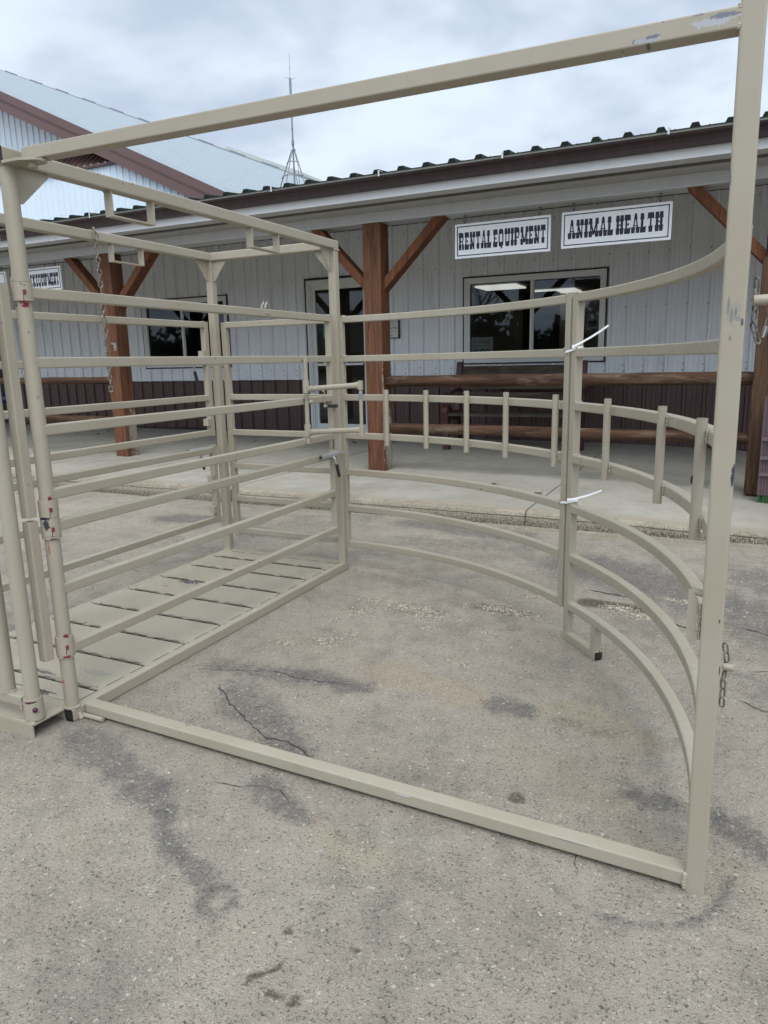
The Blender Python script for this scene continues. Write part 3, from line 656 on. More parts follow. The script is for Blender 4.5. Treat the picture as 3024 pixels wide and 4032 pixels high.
# rear gate just behind the back posts
mb = MB(); yg = YF+.048
for xx in (XL+.048, XR-.028): mb.tube([(xx,yg,.176 if xx < -2.5 else .20),(xx,yg,1.592)], .040, .038, .0045, up=V((0,1,0)))
mb.tube([(XR-.069,yg-.01,.262),(XR-.069,yg-.01,1.592)], .030, .038, .0045, up=V((0,1,0)))
for zt in (1.592, .200): mb.tube([(XL+.068,yg,zt-.019),(XR-.049,yg,zt-.019)], .038, .038, .0045); mb.weld([(XL+.07,yg-.018,zt),(XL+.07,yg+.018,zt)], .0035)
rg = mb.build('rear_gate', M['paint'], cage, True)
for zt in (1.358, 1.122, .885, .655, .428):
    mb = MB(); mb.tube([(XL+.068,yg,zt-.019),(XR-.049,yg,zt-.019)], .038, .038, .0045); mb.weld([(XL+.07,yg-.018,zt),(XL+.07,yg+.018,zt)], .0035); mb.build('rail', M['paint'], rg, True)
hx = XR+.010
mb = MB(); mb.rod([(hx-.05,yg+.06,.862),(hx-.05,yg+.062,.83)], .009, 12); lb_ = mb.build('latch_bolt', M['chrome'], rg, True)
mb = MB(); mb.rod([(hx-.05,yg+.062,.83),(hx-.046,yg+.066,.755)], .0105, 14); mb.ball((hx-.046,yg+.066,.755), .0105); mb.build('latch_handle', M['rubber'], rg, True)
for x in (XR, XL):                                  # strap hinges on the back posts
    sx = 1 if x == XR else -1
    for z0 in (1.275, .440):
        mb = MB()
        for k, (a, b) in enumerate(((.003,.055),(.060,.112),(.117,.168))): mb.rod([(x+sx*.030,YF+.030,z0+a),(x+sx*.030,YF+.030,z0+b)], .0115, 14); mb.box((x+sx*.012 if sx>0 else x-.03,YF+.022,z0+a+.004),(x+.03 if sx>0 else x-.012,YF+.034,z0+b-.004))
        mb.rod([(x+sx*.030,YF+.030,z0-.035),(x+sx*.030,YF+.030,z0+.18)], .0075, 10); mb.ball((x+sx*.030,YF+.030,z0+.182), .010)
        mb.build('hinge', M['paint'], cage, True)
# swing-out handle frame on the right side
mb = MB(); y0, x0 = 3.488, XR+.040
mb.rod([(x0,y0,.868),(x0,y0,1.352)], .0125, 14); mb.weld([(x0-.012,y0-.012,.90),(x0-.012,y0-.012,.872)], .005); mb.weld([(x0-.012,y0-.012,1.335),(x0-.012,y0-.012,1.35)], .004)
hf = mb.build('swing_handle', M['paint'], cage, True)
for a, b in ((1.155,1.223),(.908,.977)):
    mb = MB(); mb.rod([(x0,y0,a),(x0,y0,b)], .0185, 18); mb.rod([(x0,y0,b),(x0,y0,b+.012)], .0145, 14) if a > 1 else None; mb.build('collar', M['paint'], hf, True)
mb = MB(); turns = 6; mb.rod([(x0+.0165*math.cos(t_*.5), y0+.0165*math.sin(t_*.5), 1.112+.0033*t_*.26*1.0+.0) for t_ in range(int(turns*12.57))][:62], .0028, 6)
mb.rod([(x0+.016,y0,1.112),(x0+.045,y0-.01,1.118),(x0+.050,y0-.01,1.108),(x0+.030,y0-.01,1.104)], .003, 6); mb.ball((x0+.035,y0-.012,1.105), .010, 1.6, 1, .9)
mb.build('coil_spring', M['paint'], hf, True)
for za, zb in ((1.174,1.196),(.933,.954)):
    mb = MB(); prof = [(.022,.012,.016),(.05,.014,.0155),(.10,.0145,.0145),(.30,.0145,.0145),(.325,.012,.018),(.345,.008,.021),(.357,.006,.022)]
    rings = []
    for d, rh, rv in prof:
        c = V((x0+d, y0-.001, za+(zb-za)*d/.36)); rings.append([mb.bm.verts.new(c+V((0, rh*math.cos(q*math.pi/8), rv*math.sin(q*math.pi/8)))) for q in range(16)])
    for A, B in zip(rings, rings[1:]):
        for k in range(16): mb.face([A[k], A[(k+1)%16], B[(k+1)%16], B[k]])
    mb.face(rings[0]); mb.face(rings[-1]); mb.weld([(x0+.02,y0-.012,za-.01),(x0+.02,y0-.012,za+.012)], .005)
    mb.build('handle_arm', M['paint'], hf, True)
mb = MB(); mb.rod([(x0+.345,y0,.945),(x0+.345,y0,1.166)], .0098, 12); mb.box((x0+.334,y0-.012,1.170),(x0+.356,y0+.012,1.218), .003); mb.box((x0+.334,y0-.012,.922),(x0+.360,y0+.012,.968), .003)
hg = mb.build('handle_grip', M['paint'], hf, True)
mb = MB(); mb.rod([(x0+.345,y0,1.118),(x0+.345,y0,1.150)], .0106, 12); mb.build('tape_band', M['galv'], hf, True)
mb = MB(); mb.rod([(x0+.05+.017*math.cos(k*.7)*.2, y0+.016*math.cos(k*.7), 1.177+.018*math.sin(k*.7)) for k in range(9)], .0016, 6, closed=True); mb.build('wire_clip', M['wire'], hf, True)

# ------------------------------------------------------------------ head gate frame at the near end of the cage
hgt = thing('head_gate', (-2.65, 1.63, 0), 'beige pipe head gate on an angle-iron apron at the near end of the cage', 'head gate')
mb = MB(); mb.box((-3.12,1.587,.046),(-2.203,1.728,.052)); mb.box((-3.12,1.585,.0),(-2.203,1.5905,.0515)); mb.weld([(-2.30,1.592,.053),(-2.21,1.598,.053)], .006)
mb.build('apron_plate', M['paint'], hgt)
mb = MB(); mb.tube([(-3.06,1.625,.121),(-2.268,1.625,.121)], .040, .040, .005); mb.build('bottom_tube', M['paint'], hgt, True)
for x in (-2.235, -3.085):
    mb = MB(); mb.rod([(x,1.625,.14),(x,1.625,1.93)], .0265, 26); mb.build('hinge_pipe', M['hinge_paint'], hgt, True)
    mb = MB(); mb.rod([(x,1.625,.060),(x,1.625,.142)], .0345, 26, cap=(True,False)); mb.rod([(x,1.625,.053),(x,1.625,.0600)], .030, 20); mb.rod([(x,1.625,.1395),(x,1.625,.1405)], .033, 20); mb.weld([(x-.034,1.60,.10),(x-.034,1.60,.138)], .006)
    c = mb.build('collar', M['hinge_paint'], hgt, True)
    if x > -2.5:
        mb = MB(); mb.ball((x+.030,1.606,.102), .010); mb.build('grease_nipple', simple('dark_grease', (.055,.014,.035), .3), c, True)
for x in (-2.365, -2.95):
    mb = MB(); mb.rod([(x,1.625,.14),(x,1.625,1.60)], .0265, 26); mb.weld([(x+.028*math.cos(a*.4), 1.625+.020*math.sin(a*.4)*.9, .144) for a in range(17)], .004); mb.build('gate_pipe', M['paint'], hgt, True)
mb = MB(); mb.tube([(-3.06,1.625,1.62),(-2.262,1.625,1.62)], .040, .040, .005); mb.build('top_tube', M['paint'], hgt, True)

# ------------------------------------------------------------------ sweep gate: swinging frame hinged to the near corner of the cage
GPX, GPY = .0045, 1.7475
sg = thing('sweep_gate', (XR+.04, 1.775, 0), 'tall beige square-tube sweep gate frame with one scuffed free post', 'sweep gate')
mb = MB(); mb.tube([(GPX+.0005,GPY,.0),(GPX-.0185,GPY,2.30)], .0475, .0500, .005, up=V((0,1,0))); mb.build('gate_post', M['post_paint'], sg, True)
mb = MB(); mb.tube([(-2.130,1.790,2.003),(GPX-.026,GPY,1.965)], .050, .040, .0035); mb.weld([(GPX-.040,GPY-.021,1.947),(GPX-.040,GPY-.021,1.986)], .0045); mb.build('top_bar', M['gate_paint'], sg, True)
mb = MB(); mb.tube([(-2.160,1.812,.033),(GPX-.025,GPY,.033)], .050, .039, .004); mb.weld([(GPX-.024,GPY-.026,.012),(GPX-.024,GPY-.026,.046)], .006); mb.weld([(GPX-.024,GPY-.02,.047),(GPX-.024,GPY+.02,.047)], .005); mb.build('bottom_bar', M['gate_paint'], sg, True)
mb = MB(); mb.prism([(-2.175,1.72),(-2.10,1.722),(-2.045,1.745),(-2.035,1.78),(-2.06,1.80),(-2.175,1.80)], .008, (0,0,1.971), (1,0,0), (0,1,0)); mb.rod([(-2.085,1.765,1.955),(-2.085,1.765,1.985)], .014, 14)
mb.build('hinge_plate', M['paint'], sg)
mb = MB(); mb.rod([(-2.163,1.775,.012),(-2.06,1.775,.012)], .009, 12); mb.weld([(-2.168,1.765,.02),(-2.160,1.76,.01)], .009); mb.build('hinge_pin', M['paint'], sg, True)
mb = MB(); mb.prism([(-.056,.669),(-.056,.781),(-.044,.781),(-.0355,.752),(-.0345,.657),(-.0405,.652)], -.006, (0,1.745,0)); mb.tube([(-.049,1.765,.775),(-.02,1.765,.768)], .03, .012, .004); mb.weld([(-.0285,1.748,.745),(-.0285,1.748,.665)], .0042)
mb.build('latch_plate', M['paint'], sg, True)
mb = MB(); mb.rod([(.030,1.79,1.430),(.175,1.81,1.434)], .0115, 18); mb.build('stop_pin', M['paint'], sg, True)
mb = MB(); mb.rod([(.030,1.79,.585),(.052,1.79,.585)], .009, 18); mb.build('stop_pin', M['paint'], sg, True)

# ------------------------------------------------------------------ curved tub panels on a 2.19 m radius round the hinge post
O2 = V((XR, YN, 0)); RAD = 2.19
RAILS = (1.590, 1.356, 1.122, .886, .655, .422, .188)
def arc(a, r, z):
    r += max(0, 1-a/40)**2*.006
    return O2+V((r*math.cos(R_(a)), r*math.sin(R_(a)), z))
def curved(a0, a1, picks, label, foot):
    t = thing('curved_panel', arc((a0+a1)/2, RAD, 0), label, 'curved panel', 'curved panels of the tub')
    for a in (a0, a1):
        mb = MB(); tn = V((-math.sin(R_(a)), math.cos(R_(a)), 0)); mb.tube([arc(a,RAD,.148),arc(a,RAD,1.592)], .038, .038, .0045, up=V((math.cos(R_(a)),math.sin(R_(a)),0)))
        mb.build('end_post', M['paint'], t, True)
    s = 1 if a1 > a0 else -1; da = math.degrees(.0192/RAD)
    for zt in RAILS:
        mb = MB(); n_ = 40; A0, A1 = a0+s*da, a1-s*da
        mb.tube([arc(A0+(A1-A0)*i/n_, RAD, zt-.019) for i in range(n_+1)], .038, .038, .0045)
        for a in (A0, A1): mb.weld([arc(a,RAD-.018,zt+.001), arc(a,RAD+.018,zt+.001)], .004)
        mb.build('rail', M['paint'], t, True)
    for a in picks:
        mb = MB(); mb.rod([arc(a,RAD-.034,.820),arc(a,RAD-.034,1.152)], .0148, 18, cap=(True,False)); mb.rod([arc(a,RAD-.034,1.140),arc(a,RAD-.034,1.1405)], .0125, 14)
        for zt in RAILS[2:4]:
            b = a-.40*(1 if True else -1); mb.weld([arc(b,RAD-.0215,zt-.004), arc(b,RAD-.0215,zt-.034)], .0042)
        mb.build('picket', M['paint'], t, True)
    return t
cp1 = curved(89.4, 45.52, (80.7,73.0,65.0,57.1,46.9), 'beige curved panel with five short pickets, bolted to the cage corner', None)
cp2 = curved(44.10, 2.3, (35.7,22.5,9.2), 'beige curved panel with three short pickets and a welded foot, beside the tall gate post', None)
mb = MB()
pa, pb = arc(44.6,RAD,0), arc(37.0,RAD,0); dr = (pb-pa).normalized()
mb.tube([pa+V((0,0,.019)), pb+V((0,0,.019))], .038, .038, .004, cap=(True,False))
for p in (pa+dr*.020, pb-dr*.028): mb.tube([p+V((0,0,.0385)), p+V((0,0,.150))], .036, .036, .004, up=dr)
mb.weld([pb-dr*.010+V((0,0,.039)), pb-dr*.046+V((0,0,.039))], .004)
fo = mb.build('foot', M['paint'], cp2, True)
mb = MB(); mb.tube([pb-dr*.004+V((0,0,.019)), pb-dr*.003+V((0,0,.019))], .031, .031, .003); mb.build('tube_mouth', M['hole'], cp2)
nrm = V((math.sin(R_(44.15)), -math.cos(R_(44.15)), 0))
for z in (1.48, 1.005, .555, .255):
    mb = MB(); p = arc(44.15,RAD,z)+nrm*.0188; mb.rod([p, p+nrm*.0008], .0072, 12); mb.build('bolt_hole', M['hole'], cp2)
for z in (1.48, .985, .50, .25):
    mb = MB(); p = arc(45.52,RAD,z)-nrm*.018; mb.ball(p-nrm*.006+V((-.004,0,0)), .008); mb.build('carriage_bolt', M['paint'], cp1, True)

mb = MB(); c = arc(9.2,RAD-.049,.985); mb.ball(c, .0085, .5, .5, 1.6); mb.build('bolt_hole', M['hole'], cp2)
# zip ties holding the two panels together
def zip_tie(z, tail, label):
    t = MB(); c = arc(44.75,RAD,z); tg = V((-math.sin(R_(44.75)), math.cos(R_(44.75)), 0)); rd = V((math.cos(R_(44.75)), math.sin(R_(44.75)), 0))
    a = .047; b = .025; pts = []
    for k in range(28):
        q = 2*math.pi*k/28; ca, sa = math.cos(q), math.sin(q); ex = .55
        pts.append(c+tg*a*math.copysign(abs(ca)**ex, ca)+rd*b*math.copysign(abs(sa)**ex, sa)+V((0,0,-.30*a*ca-.006)))
    t.sweep(pts, [(.0009,-.0045),(.0009,.0045),(-.0009,.0045),(-.0009,-.0045)], V((0,0,1)), closed=True)
    h = c-tg*a*.72-rd*b*1.05+V((0,0,.012)); d = V(tail)
    t.obox(h, V((.0055,0,0)), V((0,.004,0)), V((0,0,.0065)))
    t.sweep([h+d*k+V((0,0,-.02*k*(1-k))) for k in (0,.25,.5,.75,.94,1)], [(.0042,-.001),(.0042,.001),(-.0042,.001),(-.0042,-.001)], V((0,-.9,.3)))
    o = t.build('zip_tie', M['zip']); tag(o, label, 'zip tie', 'white zip ties on the tub panels'); return o
zip_tie(1.352, (.150,-.03,.083), 'upper white zip tie with a long upright tail, round the joint of the curved panels')
zip_tie(.668, (.150,-.03,.058), 'lower white zip tie near knee height, round the joint of the curved panels')

# chains
def chain(name, path, link, wire, label, group=None, twist=0):
    "links strung along a polyline"
    P_ = [V(p) for p in path]; L = [0]
    for a, b in zip(P_, P_[1:]): L.append(L[-1]+(b-a).length)
    pitch = link-2.3*wire; mb = MB(); k = 0; s = pitch*.5
    def at_(s):
        for i in range(len(P_)-1):
            if s <= L[i+1]: return P_[i].lerp(P_[i+1], (s-L[i])/(L[i+1]-L[i])), (P_[i+1]-P_[i]).normalized()
        return P_[-1], (P_[-1]-P_[-2]).normalized()
    while s < L[-1]:
        c, t = at_(s); ref = V((0,1,0)) if abs(t.y) < .9 else V((1,0,0)); a = t.cross(ref).normalized(); b = t.cross(a)
        an = R_(38+twist*k+(90 if k % 2 else 0)+random.uniform(-12,12)); wdir = a*math.cos(an)+b*math.sin(an)
        hl, hw = link/2-wire, wire*2.7; pts = []
        for q in range(7): x = math.pi*q/6; pts.append(c+t*(hl-hw+hw*math.sin(x))+wdir*hw*math.cos(x))
        for q in range(7): x = math.pi*q/6; pts.append(c-t*(hl-hw+hw*math.sin(x))-wdir*hw*math.cos(x))
        N_ = wdir.cross(t); prof = [(wire*math.cos(2*math.pi*j/8), wire*math.sin(2*math.pi*j/8)) for j in range(8)]
        mb.sweep(pts, prof, N_, closed=True); s += pitch; k += 1
    o = mb.build(name, M['chain'], None, True); return tag(o, label, 'chain', group)
chain('chain', [(XL+.030,2.939,2.035),(XL+.046,2.939,2.01),(XL+.046,2.937,1.83),(XL+.045,2.939,1.5),(XL+.045,2.939,1.40),(XL+.050,2.934,1.19)], .039, .0037, 'long rusty-beige link chain hanging from the top rail of the cage', 'loose chains on the steelwork')
mb = MB(); c = V((XL+.06,2.965,1.435)); mb.prism([(-.012,.014),(.02,.012),(.022,-.022),(.012,-.03),(.010,.002),(-.010,.004)], .006, c, (0,1,0), (0,0,1)); mb.rod([c+V((0,.012,-.01)),c+V((.008,.012,-.01))], .005, 8)
tag(mb.build('snap_hook', M['chrome']), 'small bright zinc snap hook clipped to the long chain', 'snap hook')
hk = chain('chain', [(.034,1.80,1.478),(.036,1.80,1.45),(.035,1.80,1.375),(.044,1.80,1.350),(.056,1.80,1.358),(.064,1.80,1.40),(.066,1.80,1.452)], .0285, .0022, 'short looped chain on the pin beside the tall gate post', 'loose chains on the steelwork')
mb = MB(); mb.rod([(.054,1.796,1.352),(.060,1.796,1.376)], .0026, 8); mb.rod([(.048,1.80,1.436),(.075,1.80,1.442)], .004, 8); tag(mb.build('snap_hook', M['chrome'], None, True), 'shiny snap on the looped chain by the tall gate post', 'snap hook')
chain('chain', [(.030,1.80,.640),(.037,1.80,.60),(.033,1.80,.55),(.034,1.80,.475)], .0285, .0022, 'short dark chain hanging low on the tall gate post', 'loose chains on the steelwork')

# ------------------------------------------------------------------ the store
YW = 10.2
store = thing('store_building', (-6, 8.5, .1), 'long white and dark brown metal store with a covered porch and dark green roof', 'store')
def ribwall(mb, xa, xb, za, zb, y=YW, step=.245, x0=-12.306, hgt=.030, screws=()):
    k = math.floor((xa-x0)/step)-1; prof = [(xa, 0)]
    while True:
        c = x0+k*step
        if c > xb+step: break
        for dx, h in ((-.030,0),(-.016,hgt),(.016,hgt),(.030,0),(.085,0),(.090,.005),(.098,.005),(.103,0),(.142,0),(.147,.005),(.155,.005),(.160,0)):
            if xa < c+dx < xb: prof.append((c+dx, h))
        if xa < c < xb:
            for zs in screws:
                if za < zs < zb:
                    mb.mi = 1; mb.obox((c-.040, y-.002, zs+.010*math.sin(c*7)), (.0075,0,0), (0,.004,0), (0,0,.0075)); mb.mi = 0
        k += 1
    prof.append((xb, 0)); A = [mb.bm.verts.new((x, y-h, za)) for x, h in prof]; B = [mb.bm.verts.new((x, y-h, zb)) for x, h in prof]
    for i in range(len(A)-1): mb.face([A[i], A[i+1], B[i+1], B[i]])
OPEN = [(-16.5,-13.25,0,2.64), (-9.70,-7.77,1.265,2.475), (-6.24,-5.05,0,2.62), (-3.58,-1.56,1.24,2.468)]
XA, XB, ZW = -24., 9., 1.042
mb = MB(); mw = MB(); cuts = [XA]+[v for o in OPEN for v in o[:2]]+[XB]
SCR = (1.12, 1.20, 1.95, 2.62, 3.15)
for i in range(len(cuts)-1):
    a, b = cuts[i], cuts[i+1]
    if i % 2 == 0:
        ribwall(mb, a, b, ZW, 3.30, screws=SCR); ribwall(mw, a, b, .0, ZW-.012)
    else:
        o = OPEN[i//2]; ribwall(mb, a, b, o[3], 3.30, screws=SCR)
        if o[2] > ZW: ribwall(mb, a, b, ZW, o[2], screws=SCR); ribwall(mw, a, b, .0, ZW-.012)
wc = mb.build('wall_cladding', M['white_siding'], store); wc.data.materials.append(M['screw'])
mw.build('wainscot', M['brown_siding'], store)
for a, b in ((XA,-16.5),(-13.25,-6.24),(-5.05,XB)):
    mb = MB(); mb.prism([(0,0),(-.022,.004),(-.022,.014),(0,.020)], b-a, (a,YW-.017,ZW-.014), (0,1,0), (0,0,1)); mb.build('wainscot_cap', M['maroon'], store)
    mb = MB(); mb.box((a,YW-.03,slab_z((a+b)/2,YW)-.03),(b,YW-.018,slab_z((a+b)/2,YW)+.035)); mb.build('base_trim', M['maroon'], store)
mb = MB(); mb.box((XA,YW-.03,3.262),(XB,YW-.017,3.305)); mb.build('top_trim', M['maroon'], store)
# interior room seen through the glass
mb = MB()
mb.quad((XA,YW+6.8,.12),(XB,YW+6.8,.12),(XB,YW+6.8,3.1),(XA,YW+6.8,3.1)); mb.quad((XA,YW+.02,.14),(XB,YW+.02,.14),(XB,YW+6.8,.14),(XA,YW+6.8,.14)); mb.quad((XA,YW+.02,2.78),(XA,YW+6.8,2.78),(XB,YW+6.8,2.78),(XB,YW+.02,2.78))
mb.quad((XB,YW+.02,.14),(XB,YW+6.8,.14),(XB,YW+6.8,3.1),(XB,YW+.02,3.1)); mb.quad((XA,YW+.02,.14),(XA,YW+6.8,.14),(XA,YW+6.8,3.1),(XA,YW+.02,3.1)); mb.quad((-12.9,YW+.02,.14),(-12.9,YW+6.8,.14),(-12.9,YW+6.8,3.1),(-12.9,YW+.02,3.1))
mb.quad((-7.2,YW+1.6,.14),(-7.2,YW+6.8,.14),(-7.2,YW+6.8,3.1),(-7.2,YW+1.6,3.1))
mb.build('interior_shell', M['interior'], store)
for x, y, hx_ in ((-4.42,14.9,.42),(-3.62,16.6,.45),(-8.9,15.6,.5),(-6.0,12.6,.4)):
    mb = MB(); mb.box((x-hx_,y-.42,2.735),(x+hx_,y+.42,2.765)); mb.build('ceiling_light', M['lamp'], store)
mb = MB(); mb.box((-3.6,13.6,.14),(-3.0,14.0,2.5)); mb.build('shelf_unit', M['black_goods_shade'], store)
mb = MB(); mb.box((-2.6,16.2,.6),(-1.9,16.6,2.1)); mb.build('shelf_unit', M['interior_tan'], store)
mb = MB(); mb.box((-1.75,11.3,1.0),(-1.2,11.5,2.0)); mb.build('shelf_unit', M['black_goods_shade'], store)
def window(xa, xb, za, zb, mull, name):
    f = .022; mb = MB(); y0 = YW-.024
    mb.box((xa,y0,zb-f),(xb,YW+.01,zb)); mb.box((xa,y0,za),(xb,YW+.01,za+f)); mb.box((xa,y0,za+f),(xa+f,YW+.01,zb-f)); mb.box((xb-f,y0,za+f),(xb,YW+.01,zb-f))
    wn_ = mb.build(name, M['maroon'], store)
    mb = MB(); a, b, c, d = xa+f, xb-f, za+f, zb-f
    for w_, y1, y2 in ((.020,YW-.030,YW+.03),(.046,YW-.022,YW+.035),(.078,YW-.012,YW+.04)):
        w0 = {.020:0,.046:.0201,.078:.0461}[w_]
        mb.box((a+w0,y1,d-w_),(b-w0,y2,d-w0-.0001)); mb.box((a+w0,y1,c+w0),(b-w0,y2,c+w_)); mb.box((a+w0,y1,c+w_),(a+w_,y2,d-w_)); mb.box((b-w_,y1,c+w_),(b-w0,y2,d-w_))
    mb.box((mull-.016,YW+.0,c+.078),(mull+.016,YW+.045,d-.078)); mb.box((mull+.020,YW+.012,c+.078),(mull+.034,YW+.04,d-.078))
    mb.build('frame', M['vinyl'], wn_)
    mb = MB(); mb.box((a+.078,YW+.02,d-.088),(b-.078,YW+.036,d-.0781)); mb.box((a+.078,YW+.02,c+.0781),(a+.090,YW+.036,d-.0885)); mb.build('gasket', M['black_frame'], wn_)
    mb = MB(); mb.quad((a+.07,YW+.03,c+.07),(b-.07,YW+.03,c+.07),(b-.07,YW+.03,d-.07),(a+.07,YW+.03,d-.07)); mb.build('pane', M['glass'], wn_)
window(-3.58, -1.56, 1.24, 2.468, -2.585, 'window'); window(-9.70, -7.77, 1.265, 2.475, -8.80, 'window')
# glazed door
xa, xb, zb = -6.24, -5.05, 2.62; zf = .17; mb = MB(); f = .035
mb.box((xa,YW-.026,zf),(xa+f,YW+.01,zb-f)); mb.box((xb-f,YW-.026,zf),(xb,YW+.01,zb-f)); mb.box((xa,YW-.026,zb-f),(xb,YW+.01,zb))
dr_ = mb.build('door', M['maroon'], store)
mb = MB(); a, b, d = xa+f, xb-f, zb-f
for w0, w1, y1 in ((0,.034,YW-.034),(.0341,.062,YW-.018),(.0621,.085,YW+.002)):
    mb.box((a+w0,y1,zf),(a+w1,YW+.05,d-w1)); mb.box((b-w1,y1,zf),(b-w0,YW+.05,d-w1)); mb.box((a+w0,y1,d-w1),(b-w0,YW+.05,d-w0-.0001))
mb.build('frame', M['vinyl'], dr_)
mb = MB(); a += .086; b -= .086; d -= .086
mb.box((a,YW+.01,zf),(a+.045,YW+.05,d)); mb.box((b-.045,YW+.01,zf),(b,YW+.05,d)); mb.box((a+.045,YW+.01,d-.06),(b-.045,YW+.05,d)); mb.box((a+.045,YW+.01,zf),(b-.045,YW+.05,zf+.165)); mb.build('leaf', M['vinyl'], dr_)
mb = MB(); mb.quad((a+.04,YW+.03,zf+.16),(b-.04,YW+.03,zf+.16),(b-.04,YW+.03,d-.055),(a+.04,YW+.03,d-.055)); mb.build('pane', M['glass'], dr_)
mb = MB(); mb.box((a+.045,YW-.04,1.265),(b-.045,YW-.015,1.300)); mb.box((a+.20,YW-.05,1.285),(a+.62,YW-.02,1.318)); mb.build('push_bar', M['vinyl'], dr_)
mb = MB(); mb.rod([(a+.22,YW+.026,1.93),(a+.22,YW+.0285,1.93)], .075, 6); mb.box((a+.16,YW+.026,1.70),(a+.28,YW+.0285,1.85)); mb.build('sticker', M['green_sticker'], dr_)
# dark goods entrance at the far left
mb = MB(); mb.box((-13.30,YW-.03,.16),(-13.25,YW+.04,2.64)); mb.box((-16.5,YW-.03,2.60),(-13.3001,YW+.04,2.64)); mb.build('entrance_frame', M['vinyl'], store)
mb = MB(); mb.quad((-16.5,YW+.9,.15),(-13.25,YW+.9,.15),(-13.25,YW+.9,2.7),(-16.5,YW+.9,2.7)); mb.quad((-13.25,YW+.04,.15),(-13.25,YW+.9,.15),(-13.25,YW+.9,2.7),(-13.25,YW+.04,2.7)); mb.quad((-16.5,YW+.04,2.68),(-16.5,YW+.9,2.68),(-13.25,YW+.9,2.68),(-13.25,YW+.04,2.68)); mb.build('entrance_recess', M['black_goods_shade'], store)
# beam, eaves and roof
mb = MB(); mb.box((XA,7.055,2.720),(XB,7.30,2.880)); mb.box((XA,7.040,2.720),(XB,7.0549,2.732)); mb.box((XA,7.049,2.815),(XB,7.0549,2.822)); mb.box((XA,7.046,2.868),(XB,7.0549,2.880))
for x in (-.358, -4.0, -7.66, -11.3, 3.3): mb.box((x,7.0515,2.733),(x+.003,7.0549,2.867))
mb.build('porch_beam', M['beam_metal_shaded'], store)
EY = 6.60; SL = .10
mb = MB(); mb.box((XA,EY+.03,2.850),(XB,EY+.05,2.945)); mb.box((XA,EY+.0501,2.850),(XB,EY+.20,2.856))
for x in (-.324, -3.98, -7.6, -11.3, 3.3): mb.box((x,EY+.0275,2.851),(x+.0025,EY+.0299,2.944))
mb.build('fascia', M['white_trim'], store)
mb = MB(); mb.prism([(0,.0),(-.055,.0),(-.062,.03),(-.075,.06),(-.105,.080),(-.112,.098),(-.104,.098),(-.098,.086),(-.070,.066),(-.056,.034),(-.05,.006),(0,.006)], XB-XA, (XA,EY+.029,2.927), (0,1,0), (0,0,1)); mb.build('gutter', M['maroon'], store)
mb = MB(); mb.box((XA,EY-.055,3.000),(XB,EY-.048,3.052)); mb.quad((XA,EY-.048,3.051),(XB,EY-.048,3.051),(XB,EY+.05,3.055),(XA,EY+.05,3.055)); mb.build('drip_edge', M['drip'], store)
for x in (-9.3, -6.859, -4.333, -3.124-.0, -1.931, -.584, 1.8):
    mb = MB(); mb.box((x-.008,EY-.092,3.018),(x+.008,EY-.088,3.070)); mb.box((x-.008,EY-.0879,3.066),(x+.008,EY+.02,3.070)); mb.build('gutter_strap', M['white_trim'], store)
mb = MB(); step = .2515; k0 = math.floor((XA+1.148)/step); prof = []
x = XA
for k in range(k0, k0+int((XB-XA)/step)+2):
    c = -1.148+k*step
    for dx, h in ((-.040,0),(-.024,.033),(.024,.033),(.040,0),(.095,.0),(.10,.004),(.115,0)): 
        if XA <= c+dx <= XB: prof.append((c+dx, h+.002*noise.noise(V((c*3,dx*20,0)))))
y0, z0, y1 = EY-.066, 3.053, 13.5; z1 = z0+SL*(y1-y0)
A = [mb.bm.verts.new((px, y0, z0+h)) for px, h in prof]; B = [mb.bm.verts.new((px, y1, z1+h)) for px, h in prof]; C_ = [mb.bm.verts.new((px, 20.4, z0+h)) for px, h in prof]; D_ = [mb.bm.verts.new((px, y0, z0-.004)) for px, h in prof]
for i in range(len(prof)-1):
    mb.face([A[i],A[i+1],B[i+1],B[i]]); mb.face([B[i],B[i+1],C_[i+1],C_[i]]); mb.face([D_[i],D_[i+1],A[i+1],A[i]])
roof = mb.build('roof', M['roof_green'], store)
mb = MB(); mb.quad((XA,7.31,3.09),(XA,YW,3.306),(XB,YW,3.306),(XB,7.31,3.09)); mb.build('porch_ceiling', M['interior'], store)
mb = MB(); mb.quad((XA,EY+.21,2.853),(XA,7.32,3.0),(XB,7.32,3.0),(XB,EY+.21,2.853)); mb.build('eave_shade_sheet', M['black_goods_shade'], store)  # black sheet painting in the shade between fascia and beam
mb = MB(); mb.box((XA,20.2,0),(XB,20.3,3.0)); mb.box((XA-.1,YW+.05,0),(XA,20.2,3.1)); mb.box((XB,YW+.05,0),(XB+.1,20.2,3.1)); mb.build('wall', M['white_siding'], store)
# porch posts with braces
def brace(par, xp, s, xt):
    mb = MB(); a = V((xp, 7.165, 2.11)); b = V((xt, 7.165, 2.755)); d = (b-a).normalized()
    mb.tube([a-d*.10, b+d*.03], .15, .085, .004, up=V((0,0,1))); mb.build('brace', M['brace'], par)
PW = .205
for xl, z0, nm, mt in ((-11.15,.15,'p',M['cedar']),(-7.36,.145,'p',M['cedar']),(-3.583,.128,'p',M['cedar']),(.190,.045,'p',M['dark_post']),(4.0,.03,'p',M['cedar'])):
    mb = MB(); mb.tube([(xl+PW/2,7.143,z0),(xl+PW/2,7.143,2.72)], PW, PW, .006, up=V((0,1,0)))
    p_ = mb.build('porch_post', mt, store)
    brace(p_, xl-.01, -1, xl-.625); brace(p_, xl+PW+.01, 1, xl+PW+.665)
    if mt is M['dark_post']:
        mb = MB(); mb.box((xl-.022,7.02,z0+.05),(xl+.0,7.14,2.1)); mb.box((xl-.022,7.018,z0+.05),(xl+PW+.02,7.0395,2.1)); mb.build('corner_board', M['dark_post'], p_)

